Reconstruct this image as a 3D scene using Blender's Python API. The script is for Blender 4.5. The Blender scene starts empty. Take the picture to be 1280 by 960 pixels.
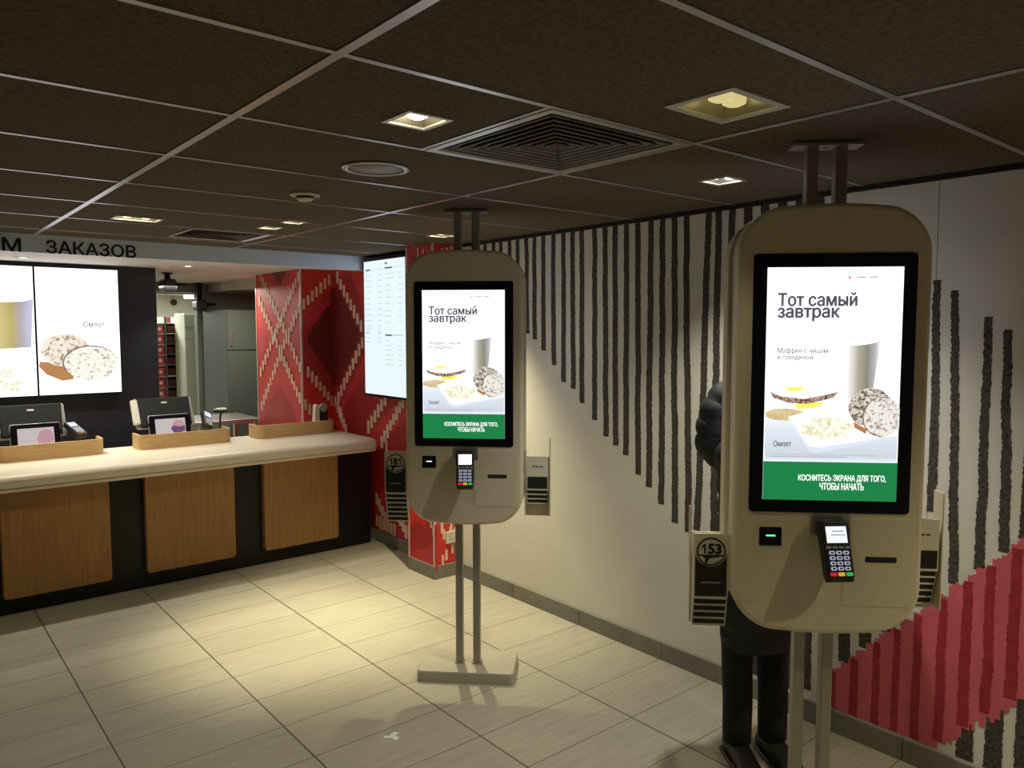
import bpy, bmesh, math, random
from mathutils import Vector, Matrix, geometry
random.seed(7)
C = bpy.context.scene.collection
sc = bpy.context.scene
PI = math.pi
R = math.radians

# ------------------------------------------------------------------ survey
FOC, EYE = 955.0, 1.7
YAW, PITCH = R(39.8), R(4.07)
FW = Vector((math.sin(YAW)*math.cos(PITCH), math.cos(YAW)*math.cos(PITCH), -math.sin(PITCH)))
RT = Vector((math.cos(YAW), -math.sin(YAW), 0))
UP = RT.cross(FW)
EYEP = Vector((0, 0, EYE))
def ray(x, y): return FW + RT*((x-640)/FOC) - UP*((y-480)/FOC)
def pz(x, y, z): d = ray(x, y); return EYEP + d*((z-EYE)/d.z)
def pX(x, y, X): d = ray(x, y); return EYEP + d*(X/d.x)
def pY(x, y, Y): d = ray(x, y); return EYEP + d*(Y/d.y)

XW = 3.054            # right wall
ZC = 2.27             # dining ceiling
ZS = 2.21             # ceiling behind the counter
YF = 5.38             # fascia over the counter
YB = pz(100, 330.5, ZS).y   # black menu wall
YK = pz(225, 353.5, ZS).y   # kitchen partition

# ------------------------------------------------------------------ materials
def newmat(name):
    m = bpy.data.materials.new(name); m.use_nodes = True
    nt = m.node_tree; b = nt.nodes['Principled BSDF']
    return m, nt, b
def setc(b, k, v):
    b.inputs[k].default_value = v
def mat(name, col, rough=.5, metal=0., noise=0., nscale=8., bump=0., stretch=(1, 1, 1), spec=.5, coat=0.):
    m, nt, b = newmat(name)
    setc(b, 'Roughness', rough); setc(b, 'Metallic', metal); setc(b, 'Specular IOR Level', spec)
    setc(b, 'Coat Weight', coat)
    if noise or bump:
        tc = nt.nodes.new('ShaderNodeTexCoord'); mp = nt.nodes.new('ShaderNodeMapping')
        mp.inputs['Scale'].default_value = stretch
        n = nt.nodes.new('ShaderNodeTexNoise'); n.inputs['Scale'].default_value = nscale; n.inputs['Detail'].default_value = 6
        nt.links.new(tc.outputs['Object'], mp.inputs['Vector']); nt.links.new(mp.outputs['Vector'], n.inputs['Vector'])
        r = nt.nodes.new('ShaderNodeValToRGB')
        r.color_ramp.elements[0].position = .3; r.color_ramp.elements[1].position = .7
        r.color_ramp.elements[0].color = tuple(c*(1-noise) for c in col)+(1,)
        r.color_ramp.elements[1].color = tuple(min(1, c*(1+noise)) for c in col)+(1,)
        nt.links.new(n.outputs['Fac'], r.inputs['Fac']); nt.links.new(r.outputs['Color'], b.inputs['Base Color'])
        if bump:
            bp = nt.nodes.new('ShaderNodeBump'); bp.inputs['Strength'].default_value = bump; bp.inputs['Distance'].default_value = .004
            nt.links.new(n.outputs['Fac'], bp.inputs['Height']); nt.links.new(bp.outputs['Normal'], b.inputs['Normal'])
    else:
        setc(b, 'Base Color', tuple(col)+(1,))
    return m
def emit(name, col, s, base=(.02, .02, .02), rough=.2):
    m, nt, b = newmat(name)
    setc(b, 'Base Color', base+(1,)); setc(b, 'Roughness', rough)
    setc(b, 'Emission Color', tuple(col)+(1,)); setc(b, 'Emission Strength', s)
    return m
def emit_grad(name, stops, s, axis=0):
    """screen picture colour running along the object's generated axis"""
    m, nt, b = newmat(name); setc(b, 'Base Color', (.02, .02, .02, 1)); setc(b, 'Roughness', .2)
    tc = nt.nodes.new('ShaderNodeTexCoord'); sp = nt.nodes.new('ShaderNodeSeparateXYZ')
    nt.links.new(tc.outputs['Generated'], sp.inputs[0])
    r = nt.nodes.new('ShaderNodeValToRGB')
    while len(r.color_ramp.elements) < len(stops): r.color_ramp.elements.new(.5)
    for e, (p, c) in zip(r.color_ramp.elements, stops): e.position = p; e.color = tuple(c)+(1,)
    nt.links.new(sp.outputs[axis], r.inputs['Fac']); nt.links.new(r.outputs['Color'], b.inputs['Emission Color'])
    setc(b, 'Emission Strength', s)
    return m
def emit_speckle(name, light, dark, s, scale, pos=(.42, .56), stretch=(1, 1, 1)):
    m, nt, b = newmat(name); setc(b, 'Base Color', (.02, .02, .02, 1)); setc(b, 'Roughness', .2)
    tc = nt.nodes.new('ShaderNodeTexCoord'); mp = nt.nodes.new('ShaderNodeMapping'); mp.inputs['Scale'].default_value = stretch
    n = nt.nodes.new('ShaderNodeTexNoise'); n.inputs['Scale'].default_value = scale; n.inputs['Detail'].default_value = 4; n.inputs['Roughness'].default_value = .7
    nt.links.new(tc.outputs['Object'], mp.inputs[0]); nt.links.new(mp.outputs[0], n.inputs['Vector'])
    r = nt.nodes.new('ShaderNodeValToRGB')
    r.color_ramp.elements[0].position = pos[0]; r.color_ramp.elements[0].color = tuple(dark)+(1,)
    r.color_ramp.elements[1].position = pos[1]; r.color_ramp.elements[1].color = tuple(light)+(1,)
    nt.links.new(n.outputs['Fac'], r.inputs['Fac']); nt.links.new(r.outputs['Color'], b.inputs['Emission Color'])
    setc(b, 'Emission Strength', s)
    return m

def floor_mat():
    m, nt, b = newmat('wood_look_tile'); L = nt.links.new
    def math_(op, a, c=None):
        n = nt.nodes.new('ShaderNodeMath'); n.operation = op
        for i, v in enumerate((a, c)):
            if v is None: continue
            if isinstance(v, (int, float)): n.inputs[i].default_value = v
            else: L(v, n.inputs[i])
        return n.outputs[0]
    tc = nt.nodes.new('ShaderNodeTexCoord'); sp = nt.nodes.new('ShaderNodeSeparateXYZ'); L(tc.outputs['Object'], sp.inputs[0])
    u = math_('DIVIDE', math_('SUBTRACT', sp.outputs[0], .672-6.03), .603)
    v = math_('DIVIDE', math_('SUBTRACT', sp.outputs[1], 3.362-6.02), .301)
    fu, fv = math_('FRACT', u), math_('FRACT', v)
    du = math_('MULTIPLY', math_('MINIMUM', fu, math_('SUBTRACT', 1., fu)), .603)
    dv = math_('MULTIPLY', math_('MINIMUM', fv, math_('SUBTRACT', 1., fv)), .301)
    ju = math_('LESS_THAN', du, .0031); jv = math_('LESS_THAN', dv, .0021)
    jj = math_('MAXIMUM', ju, math_('MULTIPLY', jv, .85))
    cb = nt.nodes.new('ShaderNodeCombineXYZ'); L(math_('FLOOR', u), cb.inputs[0]); L(math_('FLOOR', v), cb.inputs[1])
    wn = nt.nodes.new('ShaderNodeTexWhiteNoise'); wn.noise_dimensions = '2D'; L(cb.outputs[0], wn.inputs[0])
    mp = nt.nodes.new('ShaderNodeMapping'); mp.inputs['Scale'].default_value = (1.6, 26, 1); L(tc.outputs['Object'], mp.inputs[0])
    ad = nt.nodes.new('ShaderNodeVectorMath'); ad.operation = 'ADD'; L(mp.outputs[0], ad.inputs[0])
    sc_ = nt.nodes.new('ShaderNodeVectorMath'); sc_.operation = 'SCALE'; sc_.inputs['Scale'].default_value = 9; L(wn.outputs['Color'], sc_.inputs[0]); L(sc_.outputs[0], ad.inputs[1])
    n = nt.nodes.new('ShaderNodeTexNoise'); n.inputs['Scale'].default_value = 2.2; n.inputs['Detail'].default_value = 7; n.inputs['Roughness'].default_value = .62; L(ad.outputs[0], n.inputs['Vector'])
    val = math_('ADD', math_('MULTIPLY', n.outputs['Fac'], .85), math_('MULTIPLY', wn.outputs['Value'], .12))
    r = nt.nodes.new('ShaderNodeValToRGB')
    r.color_ramp.elements[0].position = .25; r.color_ramp.elements[0].color = (.34, .315, .26, 1)
    r.color_ramp.elements[1].position = .75; r.color_ramp.elements[1].color = (.48, .45, .375, 1)
    L(val, r.inputs[0])
    mx = nt.nodes.new('ShaderNodeMix'); mx.data_type = 'RGBA'; L(jj, mx.inputs['Factor'])
    L(r.outputs[0], mx.inputs['A']); mx.inputs['B'].default_value = (.045, .038, .03, 1)
    L(mx.outputs['Result'], b.inputs['Base Color'])
    setc(b, 'Roughness', .42); setc(b, 'Specular IOR Level', .35)
    bp = nt.nodes.new('ShaderNodeBump'); bp.inputs['Strength'].default_value = .25; bp.inputs['Distance'].default_value = .002; bp.invert = True
    L(jj, bp.inputs['Height']); L(bp.outputs[0], b.inputs['Normal'])
    return m

M = {}
M['floor'] = floor_mat()
M['ceil'] = mat('fibre_ceiling_panel', (.112, .093, .070), .95, noise=.28, nscale=70, bump=.15, spec=.1)
M['track'] = mat('ceiling_track_metal', (.46, .45, .45), .33, .75)
M['white_paint'] = mat('white_wall_paint', (.70, .675, .62), .6, noise=.04, nscale=3)
M['black_paint'] = mat('dry_brushed_black_paint', (.055, .049, .042), .75, noise=.75, nscale=75)
M['pink'] = mat('pink_red_paint', (.66, .12, .165), .65, noise=.12, nscale=12, stretch=(1, 1, .3))
M['darkred'] = mat('dark_red_paint', (.36, .022, .038), .65, noise=.2, nscale=25)
M['red'] = mat('red_mural', (.60, .032, .028), .5, noise=.18, nscale=30, stretch=(8, 8, .4))
M['crimson'] = mat('crimson_mural', (.52, .030, .060), .5, noise=.18, nscale=30, stretch=(8, 8, .4))
M['maroon'] = mat('maroon_mural', (.16, .010, .014), .5, noise=.2, nscale=30, stretch=(8, 8, .4))
M['midred'] = mat('deep_red_mural', (.38, .018, .020), .5, noise=.2, nscale=30, stretch=(8, 8, .4))
M['cream'] = mat('cream_mural_dash', (.78, .56, .42), .5, noise=.08, nscale=20)
M['guard'] = mat('corner_guard_metal', (.75, .68, .62), .35, .4)
M['base_tile'] = mat('skirting_tile', (.20, .19, .165), .5, noise=.15, nscale=10)
M['wood'] = mat('oak_veneer', (.37, .195, .068), .5, noise=.13, nscale=5, stretch=(14, 14, .8), spec=.3)
M['wood_h'] = mat('oak_veneer_divider', (.55, .35, .16), .5, noise=.1, nscale=5, stretch=(2, 14, 14), spec=.3)
M['black_lam'] = mat('black_laminate', (.010, .010, .011), .45, spec=.3)
M['blackwall'] = mat('black_menu_wall', (.014, .014, .022), .4, noise=.12, nscale=4)
M['worktop'] = mat('cream_solid_surface', (.74, .67, .54), .3, noise=.03, nscale=20)
M['fascia'] = mat('grey_blue_fascia', (.64, .74, .92), .55)
M['letter'] = mat('black_letter', (.012, .012, .016), .5)
M['soffit'] = mat('soffit_paint', (.66, .62, .56), .7)
M['kioskw'] = mat('kiosk_cream_shell', (.68, .61, .47), .42, noise=.02, nscale=30)
M['kioskd'] = mat('kiosk_core', (.42, .39, .33), .5)
M['seam'] = mat('kiosk_seam', (.33, .30, .23), .6)
M['pole'] = mat('kiosk_pole_metal', (.36, .34, .30), .4, .6)
M['glassblk'] = mat('black_screen_glass', (.006, .006, .010), .18, spec=.35)
M['blkplastic'] = mat('black_plastic', (.014, .014, .015), .38)
M['blkback'] = mat('matt_black_casing', (.012, .012, .013), .7, spec=.25); M['greyplastic'] = mat('grey_plastic', (.30, .29, .26), .5)
M['lightplastic'] = mat('pale_plastic', (.62, .58, .50), .45)
M['steel'] = mat('brushed_steel', (.55, .53, .49), .35, .9, noise=.06, nscale=6, stretch=(1, 1, 20))
M['darksteel'] = mat('dark_stainless_steel', (.11, .135, .115), .6, .05)
M['key'] = emit('backlit_key', (.62, .68, 1.), .36, (.5, .5, .55))
M['keyfn'] = mat('function_key', (.35, .35, .38), .5)
M['kred'] = emit('red_key', (.9, .02, .05), .5); M['kyel'] = emit('yellow_key', (.95, .5, .03), .6); M['kgrn'] = emit('green_key', (.03, .7, .12), .5)
M['led'] = emit('green_scanner_led', (.1, 1, .3), 2.5); M['ledw'] = emit('pale_scanner_led', (.7, 1, .85), 1.6)
M['pinscreen'] = emit('payment_terminal_display', (.80, .84, 1.), .95)
M['pinscreenw'] = emit('payment_terminal_display_bright', (.95, .96, 1.), 1.25)
M['marker_w'] = mat('marker_white_plastic', (.70, .66, .57), .4)
M['marker_b'] = mat('marker_black_print', (.012, .012, .012), .45)
M['screen'] = emit('screen_white', (.93, .96, 1.), 1.25)
M['tvscreen'] = emit('menu_screen_white', (.78, .90, 1.), .86)
M['vscreen'] = emit('video_wall_white', (.95, .95, 1.), 1.5)
M['table'] = emit_grad('ad_table_top', [(0, (.80, .84, .90)), (.1, (.55, .60, .67)), (.55, (.66, .71, .79)), (1, (.93, .96, 1))], .95, 2)
M['cup'] = emit_grad('ad_paper_cup', [(0, (.93, .92, .88)), (.35, (.40, .37, .29)), (.62, (.25, .23, .19)), (.85, (.45, .45, .44)), (1, (.80, .84, .95))], .9, 0)
M['cupv'] = emit_grad('ad_paper_cup_large', [(0, (1., .97, .9)), (.3, (.62, .52, .22)), (.55, (.48, .39, .12)), (.72, (.42, .37, .42)), (1, (.62, .60, .85))], .82, 0)
M['cupin'] = emit('ad_cup_inside', (.80, .86, .97), 1.1)
M['patty'] = emit_speckle('ad_patty', (.80, .74, .64), (.13, .09, .06), .82, 110)
M['patty2'] = emit_speckle('ad_patty_pale', (.92, .88, .80), (.22, .17, .13), .82, 120, (.36, .5))
M['pattyv'] = emit_speckle('ad_patty_bright', (.95, .86, .72), (.30, .17, .10), .8, 34, (.36, .50))
M['pattyv2'] = emit_speckle('ad_patty_brightest', (1, .95, .86), (.34, .22, .15), .82, 34, (.36, .47))
M['pattye'] = emit('ad_patty_edge', (.45, .20, .07), .9); M['pattyo'] = emit('ad_patty_outline', (.25, .17, .12), .8)
M['beef'] = emit_speckle('ad_beef', (.55, .36, .28), (.05, .03, .02), .9, 140)
M['yolk'] = emit('ad_egg_yolk', (1, .72, .10), 1.1); M['bun'] = emit_speckle('ad_bun', (.80, .62, .36), (.62, .44, .22), .8, 30)
M['tray'] = emit('ad_tray_white', (1, 1, 1), 1.3); M['traye'] = emit('ad_tray_shade', (.62, .68, .78), 1.)
M['omelette'] = emit_speckle('ad_omelette', (1, .98, .84), (.66, .63, .34), .88, 55, (.36, .52))
M['greenbar'] = emit('ad_green_bar', (.010, .22, .062), .84); M['whitetext'] = emit('ad_white_text', (1, 1, 1), 1.1)
M['inktext'] = emit('ad_dark_text', (.10, .085, .12), .8); M['inkpale'] = emit('ad_pale_text', (.42, .42, .46), .9); M['inkcap'] = emit('ad_caption_text', (.20, .18, .20), .8); M['reddot'] = emit('ad_red_dot', (.8, .08, .08), .9)
M['menuink'] = emit('menu_pale_lines', (.42, .52, .60), .9); M['menuink2'] = emit('menu_dark_lines', (.10, .13, .17), .8)
M['posad'] = emit('pos_ad_pale', (.62, .52, .52), .75); M['posad2'] = emit('pos_ad_peach', (.78, .45, .34), .7); M['posad3'] = emit('pos_ad_violet', (.12, .06, .16), .8); M['posad4'] = emit('pos_ad_pink', (.55, .30, .36), .75)
M['lampglow'] = emit('warm_lamp', (1, .88, .55), 9); M['lampcool'] = emit('white_lamp', (1, .97, .86), 9); M['lampdim'] = emit('dim_lamp', (.95, .82, .35), .55)
M['lampframe'] = mat('lamp_frame', (.60, .57, .52), .4, .3); M['reflector'] = mat('lamp_reflector', (.66, .61, .45), .25, .6)
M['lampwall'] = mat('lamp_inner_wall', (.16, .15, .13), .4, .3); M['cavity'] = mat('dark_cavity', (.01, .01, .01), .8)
M['coat'] = mat('dark_puffer_fabric', (.011, .011, .014), .7, noise=.2, nscale=30, bump=.2)
M['trousers'] = mat('black_trousers', (.0065, .006, .007), .9, noise=.2, nscale=60)
M['boot'] = mat('black_boot_leather', (.008, .007, .007), .5)
M['skin'] = mat('skin', (.55, .33, .24), .5); M['hair'] = mat('dark_hair', (.025, .016, .011), .6, noise=.3, nscale=80, stretch=(6, 6, 1))
M['eye'] = mat('eye_white', (.75, .73, .70), .3)
M['redpack'] = mat('red_carton', (.62, .05, .07), .5, noise=.3, nscale=25); M['whitepack'] = mat('white_carton_print', (.8, .75, .7), .5)
M['ktile'] = mat('kitchen_tile', (.75, .76, .64), .35, noise=.05, nscale=8); M['kwall'] = mat('kitchen_grey_wall', (.26, .27, .22), .6)
M['kcab'] = mat('kitchen_pale_panel', (.60, .62, .52), .4); M['strip'] = mat('strip_curtain_pvc', (.62, .66, .58), .3)
M['klamp'] = emit('kitchen_tube_light', (1, 1, .92), 8)
M['paper'] = mat('paper_scrap', (.80, .84, .85), .6)

# ------------------------------------------------------------------ mesh helpers
class MB:
    def __init__(s): s.bm = bmesh.new(); s.mats = []
    def mi(s, m):
        if m not in s.mats: s.mats.append(m)
        return s.mats.index(m)
    def poly(s, pts, m):
        vs = [s.bm.verts.new(p) for p in pts]
        f = s.bm.faces.new(vs); f.material_index = s.mi(m); return f
    def box(s, lo, hi, m, bevel=0., seg=2, rot=None, about=None):
        lo, hi = Vector(lo), Vector(hi)
        g = bmesh.ops.create_cube(s.bm, size=1)
        vs = g['verts']; c = (lo+hi)/2; d = hi-lo
        for v in vs: v.co = Vector((v.co.x*d.x, v.co.y*d.y, v.co.z*d.z))+c
        fs = set(f for v in vs for f in v.link_faces)
        if bevel:
            es = list(set(e for v in vs for e in v.link_edges))
            r = bmesh.ops.bevel(s.bm, geom=es, offset=bevel, segments=seg, affect='EDGES', profile=.5)
            fs = set(r['faces']) | set(f for f in fs if f.is_valid)
            vs = list(set(v for f in fs for v in f.verts))
            allf = set(f for v in vs for f in v.link_faces); fs = allf
        i = s.mi(m)
        for f in fs: f.material_index = i; f.smooth = False
        if rot is not None:
            a = Vector(about) if about is not None else c
            for v in vs: v.co = rot @ (v.co-a) + a
        return vs
    def loft(s, rings, m, cap=(True, True), smooth=True):
        i = s.mi(m); R_ = []
        for r in rings: R_.append([s.bm.verts.new(p) for p in r])
        n = len(R_[0])
        for a, b in zip(R_, R_[1:]):
            for k in range(n):
                f = s.bm.faces.new((a[k], a[(k+1) % n], b[(k+1) % n], b[k])); f.material_index = i; f.smooth = smooth
        if cap[0]: f = s.bm.faces.new(list(reversed(R_[0]))); f.material_index = i
        if cap[1]: f = s.bm.faces.new(R_[-1]); f.material_index = i
    def prism(s, out, axis, a, b, m, bevel=0., seg=3, bevel_b=None):
        """closed outline of 2D points pushed along an axis from a to b, its rims rounded"""
        def ins(pts, d):
            if d == 0: return pts
            n = len(pts); res = []
            ar = sum(pts[k][0]*pts[(k+1) % n][1]-pts[(k+1) % n][0]*pts[k][1] for k in range(n))
            sg = 1 if ar > 0 else -1
            for k in range(n):
                p0, p1, p2 = Vector(pts[k-1]), Vector(pts[k]), Vector(pts[(k+1) % n])
                e1, e2 = (p1-p0).normalized(), (p2-p1).normalized()
                n1, n2 = Vector((-e1.y, e1.x))*sg, Vector((-e2.y, e2.x))*sg
                q = n1+n2; q = q/max(.3, q.length_squared)*2
                res.append(tuple(p1+q*d))
            return res
        bb = bevel if bevel_b is None else bevel_b
        sg = 1 if b > a else -1
        lv = []
        for k in range(seg+1 if bevel else 1):
            t = k/seg*PI/2 if bevel else 0
            lv.append((bevel*(1-math.sin(t)), a+sg*bevel*(1-math.cos(t)) if bevel else a))
        for k in range(seg+1 if bb else 1):
            t = PI/2-(k/seg*PI/2) if bb else 0
            lv.append((bb*(1-math.sin(t)) if bb else 0, b-sg*bb*(1-math.cos(t)) if bb else b))
        def P(p, w): return {'x': (w, p[0], p[1]), 'y': (p[0], w, p[1]), 'z': (p[0], p[1], w)}[axis]
        s.loft([[P(p, w) for p in ins(out, d)] for d, w in lv], m, smooth=False)
    def tube(s, pts, rad, m, n=10, cap=True):
        pts = [Vector(p) for p in pts]; rings = []
        if not isinstance(rad, (list, tuple)): rad = [rad]*len(pts)
        nrm = None
        for k, p in enumerate(pts):
            t = (pts[min(k+1, len(pts)-1)]-pts[max(k-1, 0)]).normalized()
            if nrm is None:
                nrm = t.orthogonal().normalized()
            else:
                nrm = (nrm-t*nrm.dot(t)); nrm = nrm.normalized() if nrm.length > 1e-6 else t.orthogonal().normalized()
            bn = t.cross(nrm)
            rings.append([p+(nrm*math.cos(2*PI*j/n)+bn*math.sin(2*PI*j/n))*rad[k] for j in range(n)])
        s.loft(rings, m, (cap, cap))
    def lathe(s, prof, m, o=(0, 0, 0), n=32, axis='z', cap=True):
        o = Vector(o); rings = []
        for r, h in prof:
            ring = []
            for j in range(n):
                a = 2*PI*j/n; x, y = r*math.cos(a), r*math.sin(a)
                ring.append(o+Vector({'z': (x, y, h), 'y': (x, h, y), 'x': (h, x, y)}[axis]))
            rings.append(ring)
        s.loft(rings, m, (cap, cap))
    def build(s, name, parent=None, loc=(0, 0, 0), rot=(0, 0, 0), normals=True, m=None):
        if normals: bmesh.ops.recalc_face_normals(s.bm, faces=s.bm.faces)
        me = bpy.data.meshes.new(name); s.bm.to_mesh(me); s.bm.free()
        for k in s.mats: me.materials.append(M[k])
        o = bpy.data.objects.new(name, me); C.objects.link(o)
        o.location = loc; o.rotation_euler = rot
        if parent is not None: o.parent = parent
        return o
def tag(o, label=None, cat=None, group=None, kind=None):
    for k, v in (('label', label), ('category', cat), ('group', group), ('kind', kind)):
        if v: o[k] = v
    return o
def empty(name, loc=(0, 0, 0), rz=0., label=None, cat=None, group=None, rot=None):
    o = bpy.data.objects.new(name, None); C.objects.link(o); o.empty_display_size = .1
    o.location = loc; o.rotation_euler = rot if rot else (0, 0, rz)
    return tag(o, label, cat, group)
def kids(o): return [c for c in bpy.data.objects if c.parent is o]
def copy_tree(o, parent=None):
    c = o.copy(); C.objects.link(c)
    if parent is not None: c.parent = parent
    for ch in kids(o): copy_tree(ch, c)
    return c
def rrect(w, h, r, n=6, cx=0., cy=0.):
    pts = []
    for (sx, sy, a0) in ((1, -1, -PI/2), (1, 1, 0), (-1, 1, PI/2), (-1, -1, PI)):
        for k in range(n+1):
            a = a0+PI/2*k/n
            pts.append((cx+sx*(w/2-r)+r*math.cos(a), cy+sy*(h/2-r)+r*math.sin(a)))
    return pts
def flat(name, pts, m, y, parent, th=.0006):
    """thin plate in the local XZ plane whose face looks along -Y"""
    b = MB(); b.prism(pts, 'y', y-th, y, m); return b.build(name, parent)
def ell(cx, cz, rx, rz, n=28, rot=0.):
    c, s_ = math.cos(rot), math.sin(rot)
    return [(cx+rx*math.cos(2*PI*k/n)*c-rz*math.sin(2*PI*k/n)*s_, cz+rx*math.cos(2*PI*k/n)*s_+rz*math.sin(2*PI*k/n)*c) for k in range(n)]
def quad(x0, z0, x1, z1): return [(x0, z0), (x1, z0), (x1, z1), (x0, z1)]
def outline_fill(cu, name):
    """letters filled by winding number, so overlapping strokes stay solid"""
    loops = []
    for sp in cu.splines:
        L_ = []
        if sp.type == 'BEZIER':
            bp = sp.bezier_points; n = len(bp)
            for k in range(n):
                a, c = bp[k], bp[(k+1) % n]
                straight = (a.handle_right-a.co).length < 1e-5 and (c.handle_left-c.co).length < 1e-5
                m_ = 1 if straight else 5
                for u in range(m_):
                    w = u/m_; p = a.co*(1-w)**3+a.handle_right*3*w*(1-w)**2+c.handle_left*3*w*w*(1-w)+c.co*w**3
                    L_.append((p.x, p.y))
        else: L_ = [(p.co.x, p.co.y) for p in sp.points]
        L_ = [p for k, p in enumerate(L_) if (p[0]-L_[k-1][0])**2+(p[1]-L_[k-1][1])**2 > 1e-10]
        if len(L_) > 2: loops.append(L_)
    vv, ee = [], []
    for L_ in loops:
        o = len(vv); n = len(L_)
        vv += [Vector(p) for p in L_]; ee += [(o+k, o+(k+1) % n) for k in range(n)]
    r = geometry.delaunay_2d_cdt(vv, ee, [], 0, 1e-6)
    co, fs = r[0], r[2]; keep = []
    for f in fs:
        px = sum(co[i].x for i in f)/len(f); py = sum(co[i].y for i in f)/len(f); wn = 0
        for L_ in loops:
            for k in range(len(L_)):
                (x0, y0), (x1, y1) = L_[k-1], L_[k]
                cr = (x1-x0)*(py-y0)-(px-x0)*(y1-y0)
                if y0 <= py < y1 and cr > 0: wn += 1
                elif y1 <= py < y0 and cr < 0: wn -= 1
        if wn: keep.append(tuple(f))
    me = bpy.data.meshes.new(name); me.from_pydata([(p.x, p.y, 0) for p in co], [], keep)
    bm = bmesh.new(); bm.from_mesh(me); bmesh.ops.delete(bm, geom=[v for v in bm.verts if not v.link_faces], context='VERTS')
    bm.to_mesh(me); bm.free(); return me
def text(name, body, m, x0, x1, z0, z1, y, parent, bold=0., th=.0006, align='LEFT', keep=False, space=1.):
    cu = bpy.data.curves.new(name, 'FONT'); cu.body = body; cu.size = 1; cu.align_x = align; cu.space_character = space
    cu.space_line = .82; cu.resolution_u = 3
    t = bpy.data.objects.new(name+'_src', cu); C.objects.link(t)
    dg = bpy.context.evaluated_depsgraph_get(); dg.update()
    me = outline_fill(t.evaluated_get(dg).to_curve(dg), name)
    bpy.data.objects.remove(t)
    xs = [v.co.x for v in me.vertices]; ys = [v.co.y for v in me.vertices]
    ax, bx, ay, by = min(xs), max(xs), min(ys), max(ys)
    sx, sz = (x1-x0)/(bx-ax), (z1-z0)/(by-ay)
    if keep: sz = sx
    for v in me.vertices: v.co = Vector((x0+(v.co.x-ax)*sx, y-th, z0+(v.co.y-ay)*sz))
    bm = bmesh.new(); bm.from_mesh(me)
    if bold:
        d0 = bold*sx
        for k, (ox, oz) in enumerate(((d0, 0), (-d0, 0), (0, d0*.8), (0, -d0*.8))):
            me_ = me.copy()
            for v in me_.vertices: v.co += Vector((ox, -.00004*(k+1), oz))
            bm.from_mesh(me_); bpy.data.meshes.remove(me_)
    g = bmesh.ops.extrude_face_region(bm, geom=bm.faces[:])
    for v in g['geom']:
        if isinstance(v, bmesh.types.BMVert): v.co.y = y
    bmesh.ops.recalc_face_normals(bm, faces=bm.faces)
    me2 = bpy.data.meshes.new(name); bm.to_mesh(me2); bm.free()
    for p in me2.polygons: p.material_index = 0
    me2.materials.clear(); me2.materials.append(M[m])
    o = bpy.data.objects.new(name, me2); C.objects.link(o); o.parent = parent
    return o
def spot(name, loc, watt, col, size=70, blend=.6, rad=.035, parent=None, rot=(0, 0, 0)):
    l = bpy.data.lights.new(name, 'SPOT'); l.energy = watt; l.color = col; l.spot_size = R(size); l.spot_blend = blend; l.shadow_soft_size = rad
    o = bpy.data.objects.new(name, l); C.objects.link(o); o.location = loc; o.rotation_euler = rot
    if parent is not None: o.parent = parent
    return o

# ------------------------------------------------------------------ setting
b = MB(); b.box((-3.2, -2.6, -.1), (3.9, 12.2, 0), 'floor'); tag(b.build('floor'), kind='structure')

LAMPS = []   # rectangular holes in the ceiling: x0, x1, y0, y1
GX = [1.954-1.19*k for k in range(-1, 5)]
GY = [1.472+.5985*k for k in range(-7, 7)]
fixtures = dict(single=(1.163, 1.800, .115, .115), big=(1.697, 1.180, .205, .165), pair=(2.518, 1.766, .105, .105),
                rect=(1.066, 4.29, .20, .12), small_a=(1.725, 4.18, .09, .09), small_b=(1.735, 3.885, .09, .09), corner=(2.665, 3.868, .11, .11),
                back_a=(.15, .05, .115, .115), back_b=(2.50, -.33, .105, .105), back_c=(-.7, 2.4, .115, .115), back_d=(-.7, 4.2, .115, .115))
VENTS = [(1.954-.595, 1.954, 1.472, 2.0705), (1.954-.595+.03, 1.954-.08, 4.47, 4.97)]
for x, y, w, d in fixtures.values(): LAMPS.append((x-w/2, x+w/2, y-d/2, y+d/2))
holes = LAMPS+[(a+.02, b_-.02, c+.02, d-.02) for a, b_, c, d in VENTS]
def holed(mb, x0, x1, y0, y1, z, hs, m):
    xs = sorted(set([x0, x1]+[h[i] for h in hs for i in (0, 1)])); ys = sorted(set([y0, y1]+[h[i] for h in hs for i in (2, 3)]))
    for xa, xb in zip(xs, xs[1:]):
        for ya, yb in zip(ys, ys[1:]):
            cx, cy = (xa+xb)/2, (ya+yb)/2
            if any(h[0] < cx < h[1] and h[2] < cy < h[3] for h in hs): continue
            mb.poly([(xa, ya, z), (xa, yb, z), (xb, yb, z), (xb, ya, z)], m)
b = MB(); holed(b, -3.2, XW, -2.6, YF, ZC, holes, 'ceil'); b.box((-3.2, -2.6, 2.45), (3.9, 12.2, 2.5), 'ceil')
ceil = tag(b.build('ceiling', normals=False), kind='structure')
b = MB()
def tracks(lo, hi, cuts):
    segs = [(lo, hi)]
    for a, c in cuts: segs = [s for (p, q) in segs for s in ((p, min(q, a)), (max(p, c), q)) if s[1]-s[0] > .002]
    return segs
for x in GX:
    if x < XW: b.box((x-.012, -2.6, ZC-.0035), (x+.012, YF, ZC+.001), 'track')
for y in GY:
    for i in range(-1, 5):
        xr = min(GX[i+1]-.012 if False else 1.954-1.19*(i-0)-.012, XW); xl = max(1.954-1.19*(i+1)+.012, -3.2)
        if xr > xl and y < YF: b.box((xl, y-.0095, ZC-.0035), (xr, y+.0095, ZC+.001), 'track')
b.box((1.954-.595-.012, 1.481, ZC-.0035), (1.954-.595+.012, 2.061, ZC+.001), 'track')
b.build('ceiling_grid', ceil)
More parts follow.
